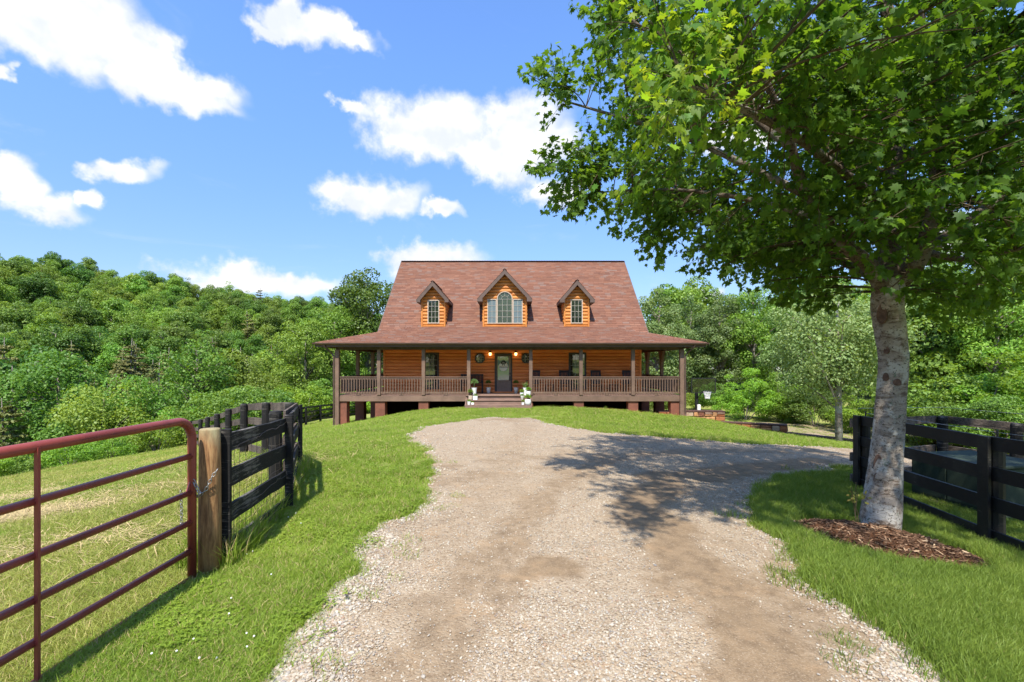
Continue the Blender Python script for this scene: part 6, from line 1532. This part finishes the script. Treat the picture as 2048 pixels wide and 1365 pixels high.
def joined(trunk, crown, name):
    bm = bmesh.new(); bm.from_mesh(crown)
    for f in bm.faces: f.material_index = 0
    k = len(bm.faces); bm.from_mesh(trunk); bm.faces.ensure_lookup_table()
    for f in bm.faces[k:]: f.material_index = 1
    me = bpy.data.meshes.new(name); bm.to_mesh(me); bm.free(); me.materials.append(crown.materials[0]); me.materials.append(trunk.materials[0]); return me
GB = M['grey_bark']
KIN = {  # kind: (shape, height, radius, leaves, leaf size, leaf material, crown base)
 'broad_mid': ('broad', 13, 4.6, 10000, .34, 'mid', .14), 'broad_dark': ('broad', 14, 4.4, 10000, .34, 'dark', .14), 'broad_light': ('broad', 11.5, 4.6, 10000, .32, 'light', .12),
 'airy_mid': ('airy', 15, 4.4, 6500, .27, 'mid', .3), 'pine_a': ('pine', 14, 3.8, 12000, .30, 'pine', .10), 'pine_b': ('pine', 12, 3.3, 11000, .28, 'pine', .06)}
TM = {}
for i, (k, (sh, h, r0, nl, ls, lf, bs_)) in enumerate(KIN.items()): TM[k] = tree_mesh(sh, 100 + i, h, r0, nl, ls, GB, LEAF[lf], bs_)
JM = {k: joined(*v, 'tree') for k, v in TM.items()}
NEAR = {}
def near_mesh(key, *a):
    if key not in NEAR: NEAR[key] = tree_mesh(*a)
    return NEAR[key]
def plant_tree(name, key, x, y, label, s=1.0, rz=None, group=None, cat='tree', z=None, sz_=1.0, **kw):
    tr_, cr_ = NEAR[key] if key in NEAR else TM[key]; t = empty(name, (x, y, hz(x, y) if z is None else z), random.uniform(0, 6.28) if rz is None else rz, label, cat, group); t.scale = (s, s, s * sz_)
    link('trunk' if cat == 'tree' else 'stems', tr_, None, t); link('crown' if cat == 'tree' else 'foliage', cr_, None, t); return t
NEAR['maple2'] = tree_mesh('broad', 300, 8.6, 3.9, 24000, .145, M['maple_bark'], LEAF['grey'], .26)
NEAR['poplar'] = tree_mesh('airy', 301, 12.5, 3.6, 17000, .20, GB, LEAF['grey'], .08)
NEAR['oak'] = tree_mesh('broad', 302, 13, 4.6, 22000, .20, GB, LEAF['mid'], .15)
NEAR['oakd'] = tree_mesh('airy', 303, 14.5, 4.8, 17000, .24, GB, LEAF['dark'], .28)
NEAR['bright'] = tree_mesh('shrub', 304, 4.4, 2.9, 15000, .13, GB, LEAF['bright'])
NEAR['shrub_b'] = tree_mesh('shrub', 305, 2.8, 2.0, 5000, .13, GB, LEAF['bright'])
NEAR['shrub_l'] = tree_mesh('shrub', 306, 3.2, 2.2, 6000, .14, GB, LEAF['light'])
NEAR['shrub_d'] = tree_mesh('shrub', 307, 4.6, 3.2, 14000, .14, GB, LEAF['dark'])
NEAR['round'] = tree_mesh('broad', 308, 7.5, 3.2, 15000, .15, GB, LEAF['light'], .05)
def at_px(px, Y): return ux(px, Y), Y
def T_(name, key, px, Y, label, top=None, **kw):
    x = ux(px, Y); z = hz(x, Y); tr_, cr_ = NEAR.get(key) or TM[key]; H = max(v.co.z for v in cr_.vertices)
    s = ((uz(top, Y) - z) / H) if top is not None else kw.pop('s', 1.0)
    return plant_tree(name, key, x, Y, label, s=s, **kw)
T_('maple_tree', 'maple2', 1678, 17.2, 'second, smaller maple with a pale trunk between the stone edging and the black fence', top=560)
T_('tall_tree', 'oakd', 735, 50, 'tall ragged dark tree standing above the left side of the roof', top=536)
T_('broad_tree', 'oak', 668, 47, 'bushy tree just left of the tall ragged tree and the porch roof', top=612)
T_('round_tree', 'round', 492, 40, 'rounded fresh green tree above the black fence left of the house', top=712)
T_('broad_tree', 'oak', 610, 44, 'loose branching tree between the rounded fresh green tree and the house', top=640)
T_('broad_tree', 'oak', 120, 42, 'large dark-based tree low on the left above the gate', top=700, sz_=1.0)
T_('round_tree', 'round', 205, 33, 'small light tree low on the left in front of the large dark-based tree', top=765)
T_('round_tree', 'round', 290, 36, 'small round light tree above the corner of the red gate', top=745)
T_('poplar_tree', 'poplar', 1312, 46, 'slim airy tree immediately right of the house roof', top=574)
T_('poplar_tree', 'poplar', 1375, 50, 'second airy tree right of the roof, above the basketball hoop', top=590)
T_('poplar_tree', 'poplar', 1440, 48, 'third airy tree right of the roof, under the small cloud', top=584)
T_('poplar_tree', 'oak', 1505, 47, 'fuller tree behind the yellow-green thicket', top=575)
T_('broad_tree', 'poplar', 1575, 40, 'silvery green tree behind the second maple on its left', top=600)
T_('broad_tree', 'oak', 1790, 38, 'tall green tree seen either side of the big maple trunk', top=560)
T_('broad_tree', 'broad_light', 1880, 34, 'light green tree above the greyed board fence', top=575)
T_('broad_tree', 'oak', 1990, 31, 'wide leafy tree at the right edge above the fence', top=560)
T_('broad_tree', 'broad_dark', 2070, 36, 'dark tree cut by the right edge of the picture', top=540)
T_('thicket', 'bright', 1490, 37, 'yellow-green thicket right of the basketball hoop', top=735, cat='shrub')
T_('thicket', 'bright', 1560, 36.5, 'bright thicket between the basketball hoop and the far maple trunk', top=742, cat='shrub')
T_('thicket', 'shrub_d', 1630, 33, 'dark glossy thicket left of the far maple trunk', top=765, cat='shrub')
T_('thicket', 'shrub_d', 1590, 35, 'dark thicket low behind the second stone wall', top=800, cat='shrub')
T_('thicket', 'shrub_l', 1430, 42, 'green bushes directly behind the basketball hoop', top=765, cat='shrub')
T_('thicket', 'shrub_l', 1385, 44, 'low green bushes seen under the right end of the porch', top=775, cat='shrub')
T_('thicket', 'shrub_l', 1330, 40, 'low green bushes seen beneath the right side porch', top=770, cat='shrub')
T_('thicket', 'bright', 1720, 30, 'bright thicket between the two maple trunks', top=770, cat='shrub')
T_('thicket', 'shrub_d', 1800, 27, 'dark thicket just right of the big maple trunk', top=790, cat='shrub')
T_('thicket', 'shrub_l', 1860, 26, 'pale thicket behind the middle of the greyed fence', top=745, cat='shrub')
T_('thicket', 'bright', 1960, 24, 'vine-covered bright thicket at the right above the greyed fence', top=700, cat='shrub')
T_('thicket', 'bright', 2060, 23, 'bright thicket cut by the right edge of the picture', top=690, cat='shrub')
T_('thicket', 'shrub_d', 1900, 24, 'low dark thicket at the foot of the vine-covered one', top=800, cat='shrub')
T_('thicket', 'shrub_d', 2010, 21, 'dark undergrowth behind the right end of the greyed fence', top=790, cat='shrub')
# bright shrubs along the edge of the field
WH = lambda p: 'behind the left half of the red gate' if p < 200 else 'behind the right half of the red gate' if p < 400 else 'behind the curved black fence' if p < 590 else 'beside the left end of the porch'
E_ = [( -21.5, 9), (-19.5, 12), (-18.4, 14), (-17.6, 16), (-16.9, 18), (-16.4, 20), (-16.3, 22), (-16.4, 24.5), (-16.6, 27), (-16.8, 30), (-17, 33), (-16.6, 37), (-15.5, 41), (-13, 46), (-10, 50)]
for row in range(3):
    for i, (x, y) in enumerate(E_):
        x += -2.4 * row + random.uniform(-.6, .2) - .6; y += random.uniform(-.8, .8) + row * .6; px = CX + F * x / y
        if px < -120: continue
        top = np.interp(px, [-100, 0, 150, 300, 400, 480, 560, 650, 760], [905, 885, 870, 822, 785, 752, 760, 742, 735]) + random.uniform(-6, 16) + 3 * row
        key = random.choice(['shrub_b', 'shrub_b', 'bright', 'shrub_l']); z = hz(x, y); H = 2.9 if key == 'shrub_b' else (4.5 if key == 'bright' else 3.3); s = (uz(top, y) - z) / H * 1.02
        plant_tree('shrub', key, x, y, 'bright green feathery shrub on the field edge ' + WH(px), s=float(np.clip(s, .4, 1.6)), group='bright shrubs on the field edge ' + WH(px), cat='shrub')
# the wooded hillside: jittered grid of trees, large ones as things, the rest as one mass
pts = []
r = np.random.default_rng(77)
for gx_ in np.arange(-230, 95, 6.1):
    for gy_ in np.arange(8, 250, 6.1):
        pts.append((gx_ + r.uniform(-2.6, 2.6), gy_ + r.uniform(-2.6, 2.6)))
pts = np.array(pts); X, Y = pts[:, 0], pts[:, 1]; dE_ = seg_sdf(EDGE, X, Y); px = CX + F * X / Y
left_ok = (dE_ > 7.5) & (X < 40) & (px > -190) & (px < 1120)
right_ok = (X > 8) & (px < 2300) & ((Y > 52) & (Y < 76) | (Y > 30) & (px > 1840) & (Y < 60))
house_ok = (Y > 60) & (Y < 80) & (np.abs(X) < 30)
kq = (left_ok | right_ok | house_ok) & ~((px < 1290) & (px > 800) & (Y > 95)) & (np.hypot(X, Y) < 235)
X, Y, dE_, px = X[kq], Y[kq], dE_[kq], px[kq]; Z = height(X, Y)
nz = vnoise(X, Y, 26, 60); pine_p = np.where((dE_ > 12) & (dE_ < 85) & (X < -15), .20 + .75 * sstep(.30, .5, nz), .06)
u = r.random(len(X)); kinds = np.where(u < pine_p * .6, 4, np.where(u < pine_p, 5, -1)); v = r.random(len(X)); kinds = np.where(kinds < 0, np.select([v < .38, v < .62, v < .85], [0, 1, 2], 3), kinds)
names = list(KIN.keys()); scl = .74 + .50 * r.random(len(X)); scl *= np.where((dE_ < 22) & (X < 20), .62, 1.0); scl = np.where(kinds == 3, scl * .9, scl)
app = scl * 12 / np.hypot(X, Y) * ((px > -60) & (px < 2110) & ((px < 800) | (px > 1280)))
order = np.argsort(-app); top = set(order[:290].tolist()); rest = [i for i in range(len(X)) if i not in top]
KN = {0: 'mid-green broadleaf tree', 1: 'dark broadleaf tree', 2: 'light green broadleaf tree', 3: 'tall thin-crowned tree', 4: 'olive feathery pine', 5: 'olive feathery pine'}
def place_words(px, py):
    hgt = 'near the crest' if py < 590 else ('halfway up' if py < 680 else 'low down')
    if px < 160: return hgt + ' on the wooded hill, at the far left'
    if px < 400: return hgt + ' on the wooded hill, above the red gate'
    if px < 590: return hgt + ' on the wooded hill, above the curved black fence'
    if px < 800: return hgt + ' in the woods just left of the house'
    if px < 1480: return 'in the wood right behind the basketball hoop'
    if px < 1750: return 'in the wood behind the second maple'
    return 'in the wood above the right-hand fence'
for i in top:
    k = int(kinds[i]); nm = 'pine_tree' if k > 3 else 'broadleaf_tree'
    o = link(nm, JM[names[k]], None, None, loc=(X[i], Y[i], Z[i]), rot=(0, 0, r.random() * 6.28)); s = float(scl[i]); o.scale = (s * r.uniform(.9, 1.15), s * r.uniform(.9, 1.15), s)
    lb = KN[k] + ' ' + place_words(px[i], HZ - F * (Z[i] + 10 * s - CAMZ) / Y[i]); tag(o, lb, 'tree', KN[k] + 's ' + lb[len(KN[k]) + 1:])
rest = np.array(rest); Xb = np.concatenate([X[rest], r.uniform(-70, 70, 90)]); Yb = np.concatenate([Y[rest], r.uniform(-62, -36, 90)]); Zb = height(Xb, Yb); kb = np.concatenate([kinds[rest], r.integers(0, 4, 90)]); sb = np.concatenate([scl[rest], r.uniform(.9, 1.25, 90)])
protos = [proto('tree', JM[nm]) for nm in names]; n = len(Xb)
scatter('woodland', np.stack([Xb, Yb, Zb], 1), np.stack([np.zeros(n), np.zeros(n), r.random(n) * 6.28], 1), np.stack([sb * r.uniform(.9, 1.15, n), sb * r.uniform(.9, 1.15, n), sb], 1), kb, protos)
print('woodland', n, 'individual', len(top))
